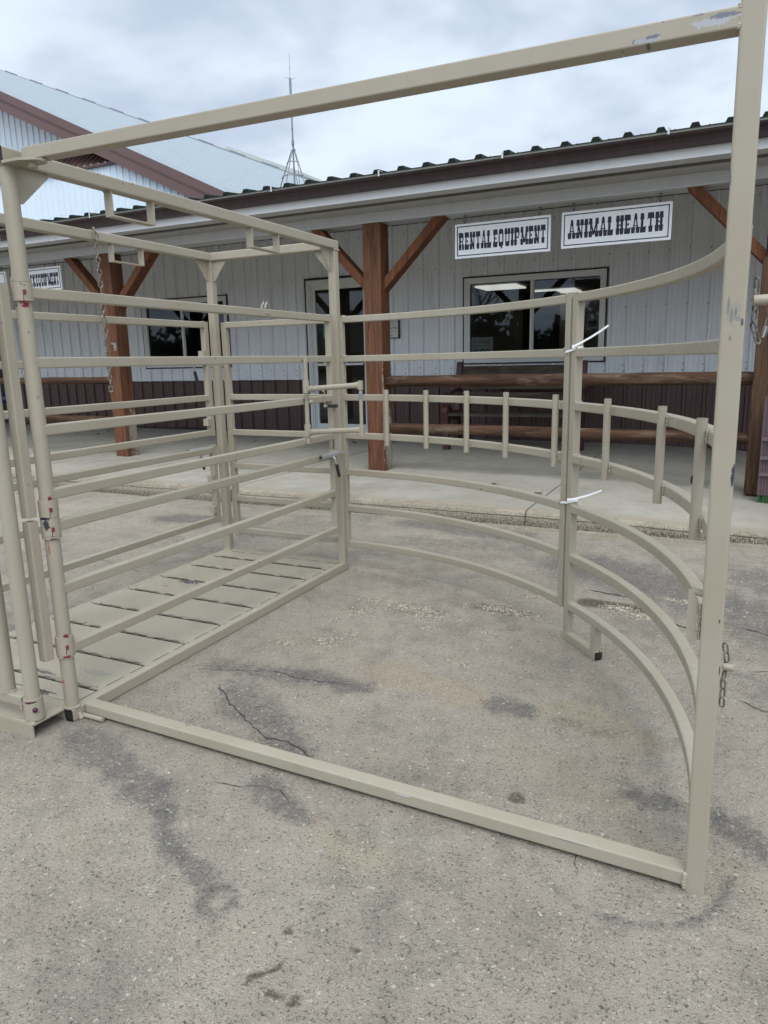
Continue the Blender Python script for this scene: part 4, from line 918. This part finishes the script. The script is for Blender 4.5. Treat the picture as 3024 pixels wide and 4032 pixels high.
# hanging signs -----------------------------------------------------------------
def glyph(ch):
    "western slab letters on a unit-high cell: list of polygons and the advance width"
    def slab(x, w, bot): 
        if bot: return [(x-w*.40,0),(x+w*.40,0),(x+w*.5,.32),(x-w*.5,.32)]
        return [(x-w*.5,.68),(x+w*.5,.68),(x+w*.40,1),(x-w*.40,1)]
    def stem(x, w=.125): return [(x-w/2,.28),(x+w/2,.28),(x+w/2,.72),(x-w/2,.72)]
    def blk(x0, x1, z0, z1): return [(x0,z0),(x1,z0),(x1,z1),(x0,z1)]
    def dg(x0, z0, x1, z1, w=.07): return [(x0-w/2,z0),(x0+w/2,z0),(x1+w/2,z1),(x1-w/2,z1)]
    W = .40; l, r, m = .095, .305, .20; S_ = .21
    P = []
    if ch == 'I': return [slab(.10,.22,1), stem(.10), slab(.10,.22,0)], .20
    if ch == 'H': P = [slab(l,S_,1),slab(r,S_,1),slab(l,S_,0),slab(r,S_,0),stem(l),stem(r),blk(l+.03,r-.03,.46,.53)]
    elif ch == 'N': P = [slab(l,S_,1),slab(l,S_*.9,0),slab(r,S_,0),stem(l,.06),stem(r,.06),dg(r,.0,l,.72,.10),slab(r-.01,.10,1)]
    elif ch == 'M': return [slab(l,S_,1),slab(.43,S_,1),slab(l,S_*.95,0),slab(.43,S_*.95,0),stem(l,.06),stem(.43,.06),dg(.258,.12,.12,.72,.09),dg(.258,.12,.395,.72,.09)], .515
    elif ch == 'A': P = [slab(l-.01,S_,1),slab(r+.01,S_,1),dg(l,.28,m-.035,.74,.065),dg(r,.28,m+.035,.74,.065),[(m-.09,.70),(m+.09,.70),(m+.06,.98),(m,1.06),(m-.06,.98)],blk(.13,.27,.36,.42)]
    elif ch == 'L': return [slab(l,S_,0),stem(l),[(0.0,0),(.28,0),(.30,.30),(.27,.36),(.25,.30),(0,.30)]], .315
    elif ch == 'E': return [stem(l,.085),[(0,0),(.30,0),(.32,.34),(.27,.30),(0,.30)],[(0,.70),(.27,.70),(.32,.66),(.30,1),(0,1)],blk(.12,.22,.46,.53),blk(.19,.23,.42,.57)], .33
    elif ch == 'T': return [slab(.17,.22,1),stem(.17,.085),[(0,.62),(.05,.70),(.29,.70),(.34,.62),(.32,1),(.02,1)]], .35
    elif ch == 'R': P = [slab(l,S_,1),stem(l),[(0,.70),(.30,.70),(.36,.80),(.34,.92),(.28,1),(0,1)],[(.28,.52),(.35,.56),(.36,.80),(.28,.72)],blk(.12,.30,.47,.54),dg(.29,.28,.27,.48,.07),slab(.31,.16,1)]
    elif ch == 'P': P = [slab(l,S_,1),stem(l),[(0,.70),(.28,.70),(.36,.80),(.34,.92),(.28,1),(0,1)],[(.28,.48),(.35,.54),(.36,.80),(.28,.72)],blk(.12,.31,.40,.49)]
    elif ch in 'OQ':
        P = [[(.04,.08),(.10,0),(.28,0),(.34,.08),(.36,.28),(.02,.28)],[(.02,.72),(.36,.72),(.34,.92),(.28,1),(.10,1),(.04,.92)],blk(.02,.10,.28,.72),blk(.28,.36,.28,.72)]
        if ch == 'Q': P.append([(.16,-.10),(.26,-.08),(.30,0),(.20,0)])
    elif ch == 'U': P = [slab(l,S_,0),slab(r,S_,0),stem(l,.07),stem(r,.07),[(.06,.06),(.12,0),(.28,0),(.34,.06),(.35,.28),(.05,.28)]]
    elif ch == 'C': P = [[(.04,.08),(.10,0),(.28,0),(.33,.08),(.34,.30),(.02,.30)],[(.02,.70),(.34,.70),(.33,.92),(.28,1),(.10,1),(.04,.92)],blk(.02,.11,.30,.70)]
    elif ch == 'K': P = [slab(l,S_,1),slab(l,S_,0),slab(r,.18,1),slab(r,.18,0),stem(l),dg(.13,.46,r,.72,.08),dg(r,.28,.17,.52,.08)]
    elif ch == 'V': P = [slab(l,S_,0),slab(r,S_,0),[(.15,0),(.25,0),(.35,.72),(.27,.72),(.20,.30),(.13,.72),(.05,.72)]]
    elif ch == 'S': P = [[(.03,.30),(.04,.06),(.10,0),(.28,0),(.35,.10),(.35,.28)],[(.03,.72),(.03,.92),(.10,1),(.28,1),(.34,.92),(.35,.70)],[(.03,.72),(.12,.72),(.35,.28),(.26,.28)]]
    return P, W
def sign(x0, x1, z0, z1, text, label, tx0=None, tx1=None, tz0=None, tz1=None, hooks=()):
    t = thing('hanging_sign', ((x0+x1)/2, 7.172, z0), label, 'sign', 'white boards hung from the porch beam')
    mb = MB(); mb.box((x0,7.163,z0),(x1,7.181,z1)); mb.build('board', M['sign_white'], t)
    mb = MB(); i, w_ = .022, .009; y1, y2 = 7.1612, 7.1629
    mb.box((x0+i,y1,z1-i-w_),(x1-i,y2,z1-i)); mb.box((x0+i,y1,z0+i),(x1-i,y2,z0+i+w_)); mb.box((x0+i,y1,z0+i+w_),(x0+i+w_,y2,z1-i-w_)); mb.box((x1-i-w_,y1,z0+i+w_),(x1-i,y2,z1-i-w_)); mb.build('border_line', M['ink'], t)
    if text:
        gs = [None if c == ' ' else glyph(c) for c in text]; tot = sum(.08 if g is None else g[1]+.035 for g in gs)
        mb = MB(); x = 0; k = (tx1-tx0)/tot; hz = tz1-tz0
        for g in gs:
            if g is None: x += .08; continue
            for q, poly in enumerate(g[0]): mb.prism([((x+a)*k, b*hz) for a, b in poly], .0009+.00013*q, (tx0,7.1628-.0009*0,tz0), (1,0,0), (0,0,1)) if False else mb.prism([((x+a)*k, b*hz) for a, b in poly], .0012+.00012*q, (tx0,7.1629,tz0), (1,0,0), (0,0,1))
            x += g[1]+.035
        mb.build('lettering', M['ink'], t)
    for hx in hooks:
        mb = MB(); mb.rod([(hx,7.172,z1-.004),(hx,7.172,z1+.018)], .0035, 8)
        mb.rod([(hx-.006,7.172,z1+.014),(hx-.012,7.172,z1+.045),(hx-.006,7.172,z1+.076),(hx+.006,7.172,z1+.076),(hx+.012,7.172,z1+.045),(hx+.006,7.172,z1+.014)], .0028, 8, closed=True)
        mb.rod([(hx,7.172,z1+.072),(hx,7.172,2.722)], .0035, 8); mb.build('hook', M['black_frame'], t)
sign(-2.603,-1.645,2.3095,2.635,'RENTAL EQUIPMENT','white hanging sign reading RENTAL EQUIPMENT in navy western letters',-2.563,-1.685,2.388,2.553,(-2.503,-1.751))
sign(-1.542,-.575,2.320,2.640,'ANIMAL HEALTH','white hanging sign reading ANIMAL HEALTH in navy western letters',-1.480,-.640,2.400,2.565,(-1.435,-.680))
sign(-9.13,-8.172,2.352,2.652,'LIVESTOCK EQUIPMENT','white hanging sign ending in STOCK EQUIPMENT in navy western letters',-9.085,-8.215,2.412,2.575,(-9.03,-8.27))
sign(-10.21,-9.25,2.352,2.655,'','white hanging sign cut off at the left edge of the photo, only its border showing',hooks=(-10.1,-9.33))
# notice by the door and poster in the window
nt = thing('notice_board', (-4.86,YW-.03,1.66), 'small black-framed white notice on the wall beside the door', 'notice')
mb = MB(); mb.box((-5.00,YW-.045,1.650),(-4.585,YW-.017,1.955)); mb.build('frame', M['black_frame'], nt)
mb = MB(); mb.box((-4.985,YW-.0475,1.665),(-4.605,YW-.0455,1.94)); mb.build('sheet', M['paper'], nt)
mb = MB()
for txt, zz, sz, xr, wd in (('MADDOCK',1.885,.036,-4.62,.27),('RANCH',1.848,.036,-4.66,.19),('Supply',1.795,.06,-4.62,.26),('Branch Feed',1.755,.02,-4.66,.16),('Lunch',1.733,.02,-4.70,.08),('Open',1.70,.02,-4.68,.08),('Daily',1.685,.016,-4.68,.07)):
    mb.text(txt, sz, (xr-wd,YW-.0482,zz), (1,0,0), (0,0,1), width=wd)
mb.build('lettering', M['ink'], nt)
ps = thing('window_poster', (-3.30,YW+.035,1.33), 'pale poster headed In crisis? in the lower corner of the right window', 'poster')
mb = MB(); mb.box((-3.475,YW+.034,1.26),(-3.140,YW+.036,1.625)); mb.build('sheet', M['poster'], ps)
mb = MB(); mb.text('In crisis?', .075, (-3.44,YW+.0335,1.545), (1,0,0), (0,0,1), width=.255); mb.text('Suicide & Crisis Lifeline', .022, (-3.44,YW+.0335,1.495), (1,0,0), (0,0,1), width=.25); mb.text('988', .155, (-3.44,YW+.0335,1.35), (1,0,0), (0,0,1), width=.255); mb.build('lettering', M['poster_ink'], ps)
np_ = thing('paper_notice', (-1.85,YW+.9,1.7), 'small white printed sheet seen inside through the right pane', 'notice')
mb = MB(); mb.box((-2.0,YW+1.0,1.72),(-1.84,YW+1.003,1.93)); mb.build('sheet', M['paper'], np_)
mb = MB(); mb.box((-1.98,YW+.9975,1.745),(-1.86,YW+.9995,1.83)); mb.build('picture', M['poster_ink'], np_)

# ------------------------------------------------------------------ log rails
def log(x0, x1, za, zb, r, lab, sd, y=7.135):
    mb = MB(); n_ = int((x1-x0)/.05); rings = []
    for i in range(n_+1):
        x = x0+(x1-x0)*i/n_; end = 1 if 0 < i < n_ else .90
        rr = r*(1+.05*noise.noise(V((x*1.1,sd,0))))*end; cy = y+.012*noise.noise(V((x*.6,sd,5))); cz = za+(zb-za)*i/n_+.010*noise.noise(V((x*.7,sd,9)))
        rings.append([mb.bm.verts.new((x, cy+rr*(1+.05*noise.noise(V((x*2.5,q*1.3,sd))))*math.cos(2*math.pi*q/20), cz+rr*(1+.05*noise.noise(V((x*2.5,q*1.3,sd))))*math.sin(2*math.pi*q/20))) for q in range(20)])
    for A, B in zip(rings, rings[1:]):
        for k in range(20): mb.face([A[k],A[(k+1)%20],B[(k+1)%20],B[k]])
    mb.face(rings[0]); mb.face(rings[-1])
    tag(mb.build('log_rail', M['log'], None, False), lab, 'log rail', 'peeled log rails between the porch posts')
log(-3.37, .185, 1.103, 1.101, .059, 'upper peeled log rail in front of the bench', 1)
log(-3.37, .185, .600, .576, .053, 'lower peeled log rail in front of the bench', 2)
log(-11.0, -7.365, 1.150, 1.146, .048, 'upper peeled log rail seen through the cage at the left', 3)
log(-11.0, -7.365, .640, .620, .045, 'lower peeled log rail seen through the cage at the left', 4)

# ------------------------------------------------------------------ bench
bx0, bx1 = -3.40, -1.66; yb = 8.88
bn = thing('park_bench', ((bx0+bx1)/2, yb+.25, .14), 'wooden slat bench with dark red cast-iron ends below the right window', 'bench')
for x in (bx0, bx1-.075):
    mb = MB(); zf_ = slab_z(x, yb)
    mb.prism([(.0,0),(.10,0),(.085,.10),(.075,.34),(.13,.40),(.36,.38),(.40,.20),(.42,0),(.56,0),(.54,.12),(.50,.38),(.60,.98),(.615,1.08),(.60,1.14),(.55,1.14),(.53,1.08),(.485,.80),(.30,.79),(.10,.755),(.03,.72),(.045,.69),(.12,.715),(.30,.745),(.475,.75),(.43,.50),(.20,.50),(.13,.56),(.06,.605),(.02,.60),(-.03,.56),(-.035,.50),(.005,.36)], .075, (x,yb,zf_), (0,1,0), (0,0,1))
    e_ = mb.build('bench_end', M['iron'], bn)
    mb = MB(); mb.rod([(x+.038,yb-.026,zf_+.53),(x+.038,yb-.031,zf_+.53)], .016, 12); mb.build('bolt_hole', M['hole'], e_)
for k, (y, z, hy, hz, tilt) in enumerate(((.05,.475,.075,.018,0),(.21,.462,.075,.018,0),(.36,.468,.07,.018,0),(.475,.66,.018,.075,-9),(.525,.86,.018,.085,-9),(.565,1.02,.018,.065,-9))):
    mb = MB(); rt = Matrix.Rotation(R_(tilt),3,'X'); mb.obox(((bx0+bx1)/2,yb+y,slab_z(-2.5,yb)+z),((bx1-bx0)/2-.08,0,0),rt @ V((0,hy,0)),rt @ V((0,0,hz))); mb.build('slat', M['slat'], bn)

# ------------------------------------------------------------------ odds and ends on the porch
bb = thing('boot_scraper', (.33,6.72,.05), 'pink ribbed plastic panel with a green brush foot beside the dark post', 'boot brush')
mb = MB(); prof = []
for i in range(36): prof.append((.262+i*.011, .012 if i % 2 else 0))
A = [mb.bm.verts.new((x,6.76-h,.135)) for x, h in prof]; B = [mb.bm.verts.new((x,6.80-h,.96)) for x, h in prof]; A2 = [mb.bm.verts.new((x,6.80,.135)) for x, h in prof]; B2 = [mb.bm.verts.new((x,6.84,.96)) for x, h in prof]
for i in range(35): mb.face([A[i],A[i+1],B[i+1],B[i]]); mb.face([B[i],B[i+1],B2[i+1],B2[i]]); mb.face([A2[i],A2[i+1],A[i+1],A[i]]); mb.face([A2[i],B2[i],B2[i+1],A2[i+1]])
mb.build('ribbed_panel', M['pinkplastic'], bb)
mb = MB()
for z in (.30,.44,.60): mb.box((.262,6.742,z),(.64,6.752,z+.03))
mb.build('cross_band', M['pinkplastic'], bb)
mb = MB()
for _ in range(420):
    x, y = random.uniform(.27,.63), random.uniform(6.75,6.83); dx, dy = random.uniform(-.012,.012), random.uniform(-.02,.012); z_ = slab_z(x,y)
    mb.quad((x-.002,y,.14),(x+.002,y,.14),(x+.002+dx,y+dy,z_+.003),(x-.002+dx,y+dy,z_+.003))
mb.build('brush', M['bristle'], bb)
# goods stacked in the dark entrance
for i, (x, z, mt, lab) in enumerate(((-13.75,.18,'pink_goods','purple wrapped bag low in the dark entrance'),(-13.95,.55,'blue_goods','dark blue bag on the stack in the dark entrance'),(-13.7,.88,'blue_goods','topmost dark blue bag in the dark entrance'))):
    mb = MB(); 
    for q in range(1):
        nu, nv = 16, 8
        mb.ball((x, YW+.45, z+.16), .34, 1.15, .6, .52, 18, 9)
    o = mb.build('feed_bag', M[mt], None, True); tag(o, lab, 'bag', 'bags stacked in the dark entrance')
lf = None
LEAFS = [(-10.6,9.6),(-10.3,9.35),(-10.05,9.5),(-10.5,9.15),(-9.6,9.75),(-9.9,9.1),(-12.2,9.4),(-12.6,8.9),(-12.0,8.3),(-8.2,9.1),(-7.9,8.8),(-7.6,9.5),(-6.9,8.6),(-4.35,8.6),(-4.9,9.2),(-4.4,9.4),(-2.0,6.6),(-2.9,9.7),(-1.5,6.3),(-7.2,9.75),(-6.5,9.0)]
for k, (x, y) in enumerate(LEAFS):
    if not lf:
        mb = MB(); v = [mb.bm.verts.new(p) for p in ((-.045,0,.004),(-.02,.02,.014),(.02,.018,.007),(.05,.002,.016),(.02,-.02,.010),(-.02,-.018,.004))]; c = mb.bm.verts.new((0,0,.002))
        for i in range(6): mb.face([v[i], v[(i+1)%6], c])
        lf = o = mb.build('dry_leaf', M['leaf'])
    else: o = lf.copy(); COL.objects.link(o)
    o.location = (x, y, slab_z(x,y)+.003); o.rotation_euler = (0,0,random.uniform(0,6)); sc_ = random.uniform(.6,1.3); o.scale = (sc_,)*3
    tag(o, 'small curled brown leaf lying on the concrete porch slab', 'leaf', 'dry leaves blown onto the porch slab')

# ------------------------------------------------------------------ aerial on the store ridge
an = thing('radio_aerial', (-8.4,13.5,3.75), 'tall grey whip aerial on a tripod standing on the store roof ridge', 'aerial')
mb = MB(); mb.rod([(-8.40,13.5,3.78),(-8.40,13.5,6.86)], .017, 10); mb.rod([(-8.40,13.5,6.60),(-8.40,13.5,6.88)], .024, 10); mb.ball((-8.40,13.5,6.88), .026, 1, 1, 1.4)
for z in (6.45, 5.95, 5.76): mb.rod([(-8.40,13.5,z),(-8.40,13.5,z+.025)], .022, 8)
mb.rod([(-8.395,13.49,5.66),(-8.395,13.49,5.74)], .03, 8); mb.build('mast', M['galv'], an, True)
mb = MB(); mb.rod([(-8.40,13.5,6.88),(-8.396,13.5,7.33)], .0042, 6); mb.rod([(-8.398,13.5,7.06),(-8.398,13.5,7.10)], .008, 6)
for a in (10,130,250): mb.rod([(-8.40,13.5,6.87),(-8.40+.14*math.cos(R_(a)),13.5+.14*math.sin(R_(a)),6.87+.02)], .0028, 5)
mb.build('whip', M['galv'], an)
for a, in ((196,),(-16,),(268,)):
    mb = MB(); c, s_ = math.cos(R_(a)), math.sin(R_(a)); mb.rod([(-8.40+.035*c,13.5+.035*s_,5.56),(-8.40+.77*c,13.5+.77*s_,3.74)], .0125, 8); mb.build('tripod_leg', M['galv'], an, True)
for zz, rr in ((5.33,.145),(5.05,.27)):
    mb = MB(); pts = [(-8.40+rr*math.cos(R_(a)),13.5+rr*math.sin(R_(a)),zz) for a in (196,268,-16)]
    mb.rod(pts, .009, 8); mb.build('brace_ring', M['galv'], an, True)
mb = MB(); mb.rod([(-8.445,13.5,5.565),(-8.355,13.5,5.565)], .02, 8); mb.build('hub', M['galv'], an, True)
mb = MB(); mb.rod([(-8.385,13.48,5.70),(-8.33,13.46,5.45),(-8.27,13.45,5.25),(-8.12,13.3,3.8)], .004, 6); mb.rod([(-8.385,13.48,5.25),(-8.33,13.45,5.05),(-8.0,13.3,3.8)], .005, 6); mb.build('cable', M['black_frame'], an)

# ------------------------------------------------------------------ big barn behind
BY = 22.
barn = thing('metal_barn', (-30,27,0), 'large white metal barn with maroon gable trim and a pale metal roof', 'barn')
def rz(x): return 12.3-.464*(x+27.367)
mb = MB(); prof = []; x = -45.
while x < -12.4:
    for dx, h in ((0,0),(.025,.035),(.075,.035),(.10,0),(.20,0),(.205,.006),(.225,.006),(.23,0)): prof.append((x+dx, h))
    x += .32
A = [mb.bm.verts.new((px,BY-h,0)) for px, h in prof]; B = [mb.bm.verts.new((px,BY-h,min(8.87,rz(px)-.3))) for px, h in prof]
for i in range(len(prof)-1): mb.face([A[i],A[i+1],B[i+1],B[i]])
for k in range(26):
    for zs in (7.3, 8.2): mb.obox((-33+k*.64,BY-.006,zs), (.02,0,0), (0,.008,0), (0,0,.02)) if zs < rz(-33+k*.64)-.5 else None
lw = mb.build('lower_wall', M['barn_white'], barn)
mb = MB(); k = 0; x = -44.
UY = 23.
prof = []
while x < -20.6:
    for dx, h in ((0,0),(.03,.035),(.07,.035),(.10,0)): prof.append((x+dx, h))
    x += .34
A = [mb.bm.verts.new((px,UY-h,9.3)) for px, h in prof]; B = [mb.bm.verts.new((px,UY-h,max(9.31,rz(px)-.2))) for px, h in prof]
for i in range(len(prof)-1): mb.face([A[i],A[i+1],B[i+1],B[i]])
mb.build('upper_wall', M['barn_white'], barn)
mb = MB(); prof = []; x = -44.
while x < -21.2:
    for dx, h in ((0,0),(.04,.05),(.09,.05),(.13,0)): prof.append((x+dx, h))
    x += .36
A = [mb.bm.verts.new((px,BY-.12,8.90+h)) for px, h in prof]; B = [mb.bm.verts.new((px,UY-.04,9.80+h)) for px, h in prof]
for i in range(len(prof)-1): mb.face([A[i],A[i+1],B[i+1],B[i]])
mb.box((-44,BY-.14,8.80),(-21.2,BY-.03,8.895)); mb.build('pent_roof', M['brown_siding'], barn)
mb = MB(); mb.box((-44,UY-.10,9.80),(-22.5,UY-.05,9.93)); mb.build('flashing', M['barn_maroon'], barn)
def rake_strip(y, x0, x1, t0, t1, name, mat, th=.04):
    mb = MB(); mb.prism([(x0,rz(x0)-t1),(x1,rz(x1)-t1),(x1,rz(x1)-t0),(x0,rz(x0)-t0)], th, (0,y,0), (1,0,0), (0,0,1)); return mb.build(name, mat, barn)
rake_strip(BY-.28, -40, -12.2, .0, .34, 'rake_fascia', M['barn_maroon'])
rake_strip(BY-.30, -40, -12.2, .30, .36, 'rake_lip', M['barn_maroon'], .02)
rake_strip(BY-.26, -40, -12.4, .34, .74, 'rake_trim', M['barn_maroon'], .03)
mb = MB(); mb.quad((-40,BY-.28,rz(-40)-.33),(-12.2,BY-.28,rz(-12.2)-.33),(-12.2,UY+.02,rz(-12.2)-.33),(-40,UY+.02,rz(-40)-.33)); mb.build('soffit', M['barn_maroon'], barn)
# roof sheet: ribs run down the slope
FY = 32.
mb = MB(); nr = 22; rows_ = []
for j in range(nr*6+1):
    fr = j/(nr*6); ph = j % 6; h = (.0,.17,.17,.0,0,0)[ph]
    row = []
    for i in range(29):
        x = -40+28*i/28.; y = (BY-.3)+(FY-BY+.3)*fr
        xa = x+ (x+40)*-.0*fr; za = rz(x); xf = -40.2+27.2*i/28.; zfar = 18.2-.408*(xf+39.7)*1.0
        p = V((x,BY-.3,za)).lerp(V((xf,FY,zfar)), fr); row.append(mb.bm.verts.new(p+V((0,0,h))))
    rows_.append(row)
for A, B in zip(rows_, rows_[1:]):
    for i in range(28): mb.face([A[i],A[i+1],B[i+1],B[i]])
mb.build('roof', M['barn_roof'], barn)
mb = MB()
for i in range(27):
    xa_, xb_ = -40.2+27.2*i/28., -40.2+27.2*(i+1)/28.; za_, zb_ = 18.2-.408*(xa_+39.7), 18.2-.408*(xb_+39.7)
    mb.quad((xa_,FY+.02,za_-.05),(xb_,FY+.02,zb_-.05),(xb_,FY+.02,zb_+.20+.05*(i%2)),(xa_,FY+.02,za_+.20+.05*(i%2)))
mb.build('edge_flashing', M['galv'], barn)
mb = MB(); mb.box((-45,BY+.1,0),(-12.1,FY,7.0)) if False else mb.quad((-12.3,BY,0),(-12.3,FY,0),(-12.3,FY,5.2),(-12.3,BY,5.2)); mb.build('side_wall', M['barn_white'], barn)
mb = MB(); mb.quad((-40,BY-.3,rz(-40)),(-40.2,FY,18.4),(-62,FY,9),(-62,BY-.3,9)); mb.build('roof_slope', M['barn_roof'], barn)
shed = thing('far_shed', (-27,40,0), 'pale green metal roof of a shed showing behind the barn roof', 'shed')
mb = MB(); mb.prism([(-36,11.7),(-30.05,14.2),(-25.1,12.1),(-18,9.3),(-18,0),(-36,0)], .2, (0,40.2,0), (1,0,0), (0,0,1)); mb.build('gable_wall', M['pale_green'], shed)
mb = MB(); mb.prism([(-30.05,14.0),(-30.05,14.30),(-25.0,12.23),(-25.0,11.93)], 14, (0,40,0), (1,0,0), (0,0,1)) if False else mb.prism([(-30.05,14.2),(-24.6,12.1),(-24.6,12.72),(-29.6,14.72),(-30.05,14.62)], -14, (0,39.9,0), (1,0,0), (0,0,1)); mb.build('roof', M['pale_green'], shed)

# ------------------------------------------------------------------ across the lot, seen only mirrored in the glass
hs = thing('house', (-30,-32,0), 'beige lap-sided house across the lot mirrored in the door glass', 'house')
mb = MB(); mb.box((-40,-38,0),(-20,-31,3.0)); z = .1
while z < 3.0: mb.box((-40.02,-31.02+.0,z),(-19.98,-30.985,z+.012)); z += .17
mb.prism([(-31,3.0),(-24,3.0),(-27.5,5.0)], .1, (0,-30.99,0), (1,0,0), (0,0,1)); mb.build('wall', M['siding_house'], hs)
mb = MB(); mb.prism([(-31.0,3.3),(-38.6,3.3),(-34.8,5.2)], 20.6, (-40.3,0,-.35), (0,1,0), (0,0,1)); mb.prism([(-31.5,2.8),(-27.5,5.12),(-23.5,2.8),(-23.5,3.0),(-27.5,5.35),(-31.5,3.0)], .6, (0,-30.6,0), (1,0,0), (0,0,1)); mb.build('roof', M['shingle'], hs)
mb = MB(); mb.prism([(-31.5,2.78),(-27.5,5.08),(-23.5,2.78),(-23.5,3.0),(-27.5,5.32),(-31.5,3.0)], .05, (0,-30.5,0), (1,0,0), (0,0,1)); mb.build('barge_board', M['white_trim'], hs)
for x in (-28.4,-36,-22):
    mb = MB(); mb.box((x-.1,-30.97,.9),(x+1.9,-30.93,2.2)); wf = mb.build('window', M['white_trim'], hs)
    mb = MB(); mb.box((x,-30.929,1.0),(x+.86,-30.92,2.1)); mb.box((x+.94,-30.929,1.0),(x+1.8,-30.92,2.1)); mb.build('pane', M['black_frame'], wf)
def bare_tree(x, y, H, lab, sd):
    rnd = random.Random(sd); t = thing('bare_tree', (x,y,0), lab, 'tree', 'bare trees across the lot'); tr = MB(); cr = MB()
    def br(p, d, L, r, lv):
        q = p+d*L*.55; q += V((rnd.uniform(-.06,.06)*L,rnd.uniform(-.06,.06)*L,0)); e = q+(d+V((rnd.uniform(-.25,.25),rnd.uniform(-.25,.25),.12))).normalized()*L*.5
        prof = [(1,0),(0,1),(-1,0),(0,-1)]; m = tr if lv == 0 else cr
        for a, b, ra in ((p,q,r),(q,e,r*.75)): m.sweep([a,b], [(u_*ra,v_*ra) for u_, v_ in prof])
        if lv < 5:
            for _ in range(3 if lv < 3 else 2):
                nd = (d+V((rnd.uniform(-.9,.9),rnd.uniform(-.9,.9),rnd.uniform(-.1,.6)))).normalized(); br(e if rnd.random() < .6 else q, nd, L*rnd.uniform(.55,.78), r*.55, lv+1)
    br(V((x,y,0)), V((0,0,1)), H*.34, H*.022, 0)
    tr.build('trunk', M['bark'], t); cr.build('crown', M['bark'], t)
bare_tree(-14,-20,11,'tall bare tree across the lot nearest the house',3); bare_tree(-6,-26,12,'bare tree mirrored in the right window',5); bare_tree(-19,-27,9,'shorter bare tree beside the beige house',8); bare_tree(2,-22,10,'bare tree at the right of the lot across from the store',11)

mb = MB(); rn = random.Random(4)  # unseen tree mass, added to darken what the store glass reflects
for _ in range(5200):
    x = rn.uniform(-75,55); top = 4.6+2.4*noise.noise(V((x*.16,0,0)))+1.6*noise.noise(V((x*.5,3,0))); z = top*(1-rn.random()**1.7*1.0); y = -44+rn.uniform(-3,3); r_ = rn.uniform(.25,.6)
    a_ = V([rn.gauss(0,1) for _ in range(3)]).normalized()*r_; b_ = V([rn.gauss(0,1) for _ in range(3)]).normalized()*r_; c_ = V((x,y,z))
    mb.quad(c_-a_-b_*.3, c_+b_, c_+a_-b_*.2, c_-b_)
for _ in range(1600):
    x = rn.uniform(-75,55); top = 3.2+2.0*noise.noise(V((x*.16,0,0))); r_ = 1.3; a_ = V([rn.gauss(0,1) for _ in range(3)]).normalized()*r_; b_ = V([rn.gauss(0,1) for _ in range(3)]).normalized()*r_; c_ = V((x,-45+rn.uniform(-2,2),rn.uniform(0,top)))
    mb.quad(c_-a_-b_*.3, c_+b_, c_+a_-b_*.2, c_-b_)
tag(mb.build('treescreen', simple('evergreen_foliage', (.045,.06,.03), .8, var=.4, nscale=3)), 'far dark evergreen shelterbelt added across the lot to darken the window reflections', 'trees', None, 'stuff')
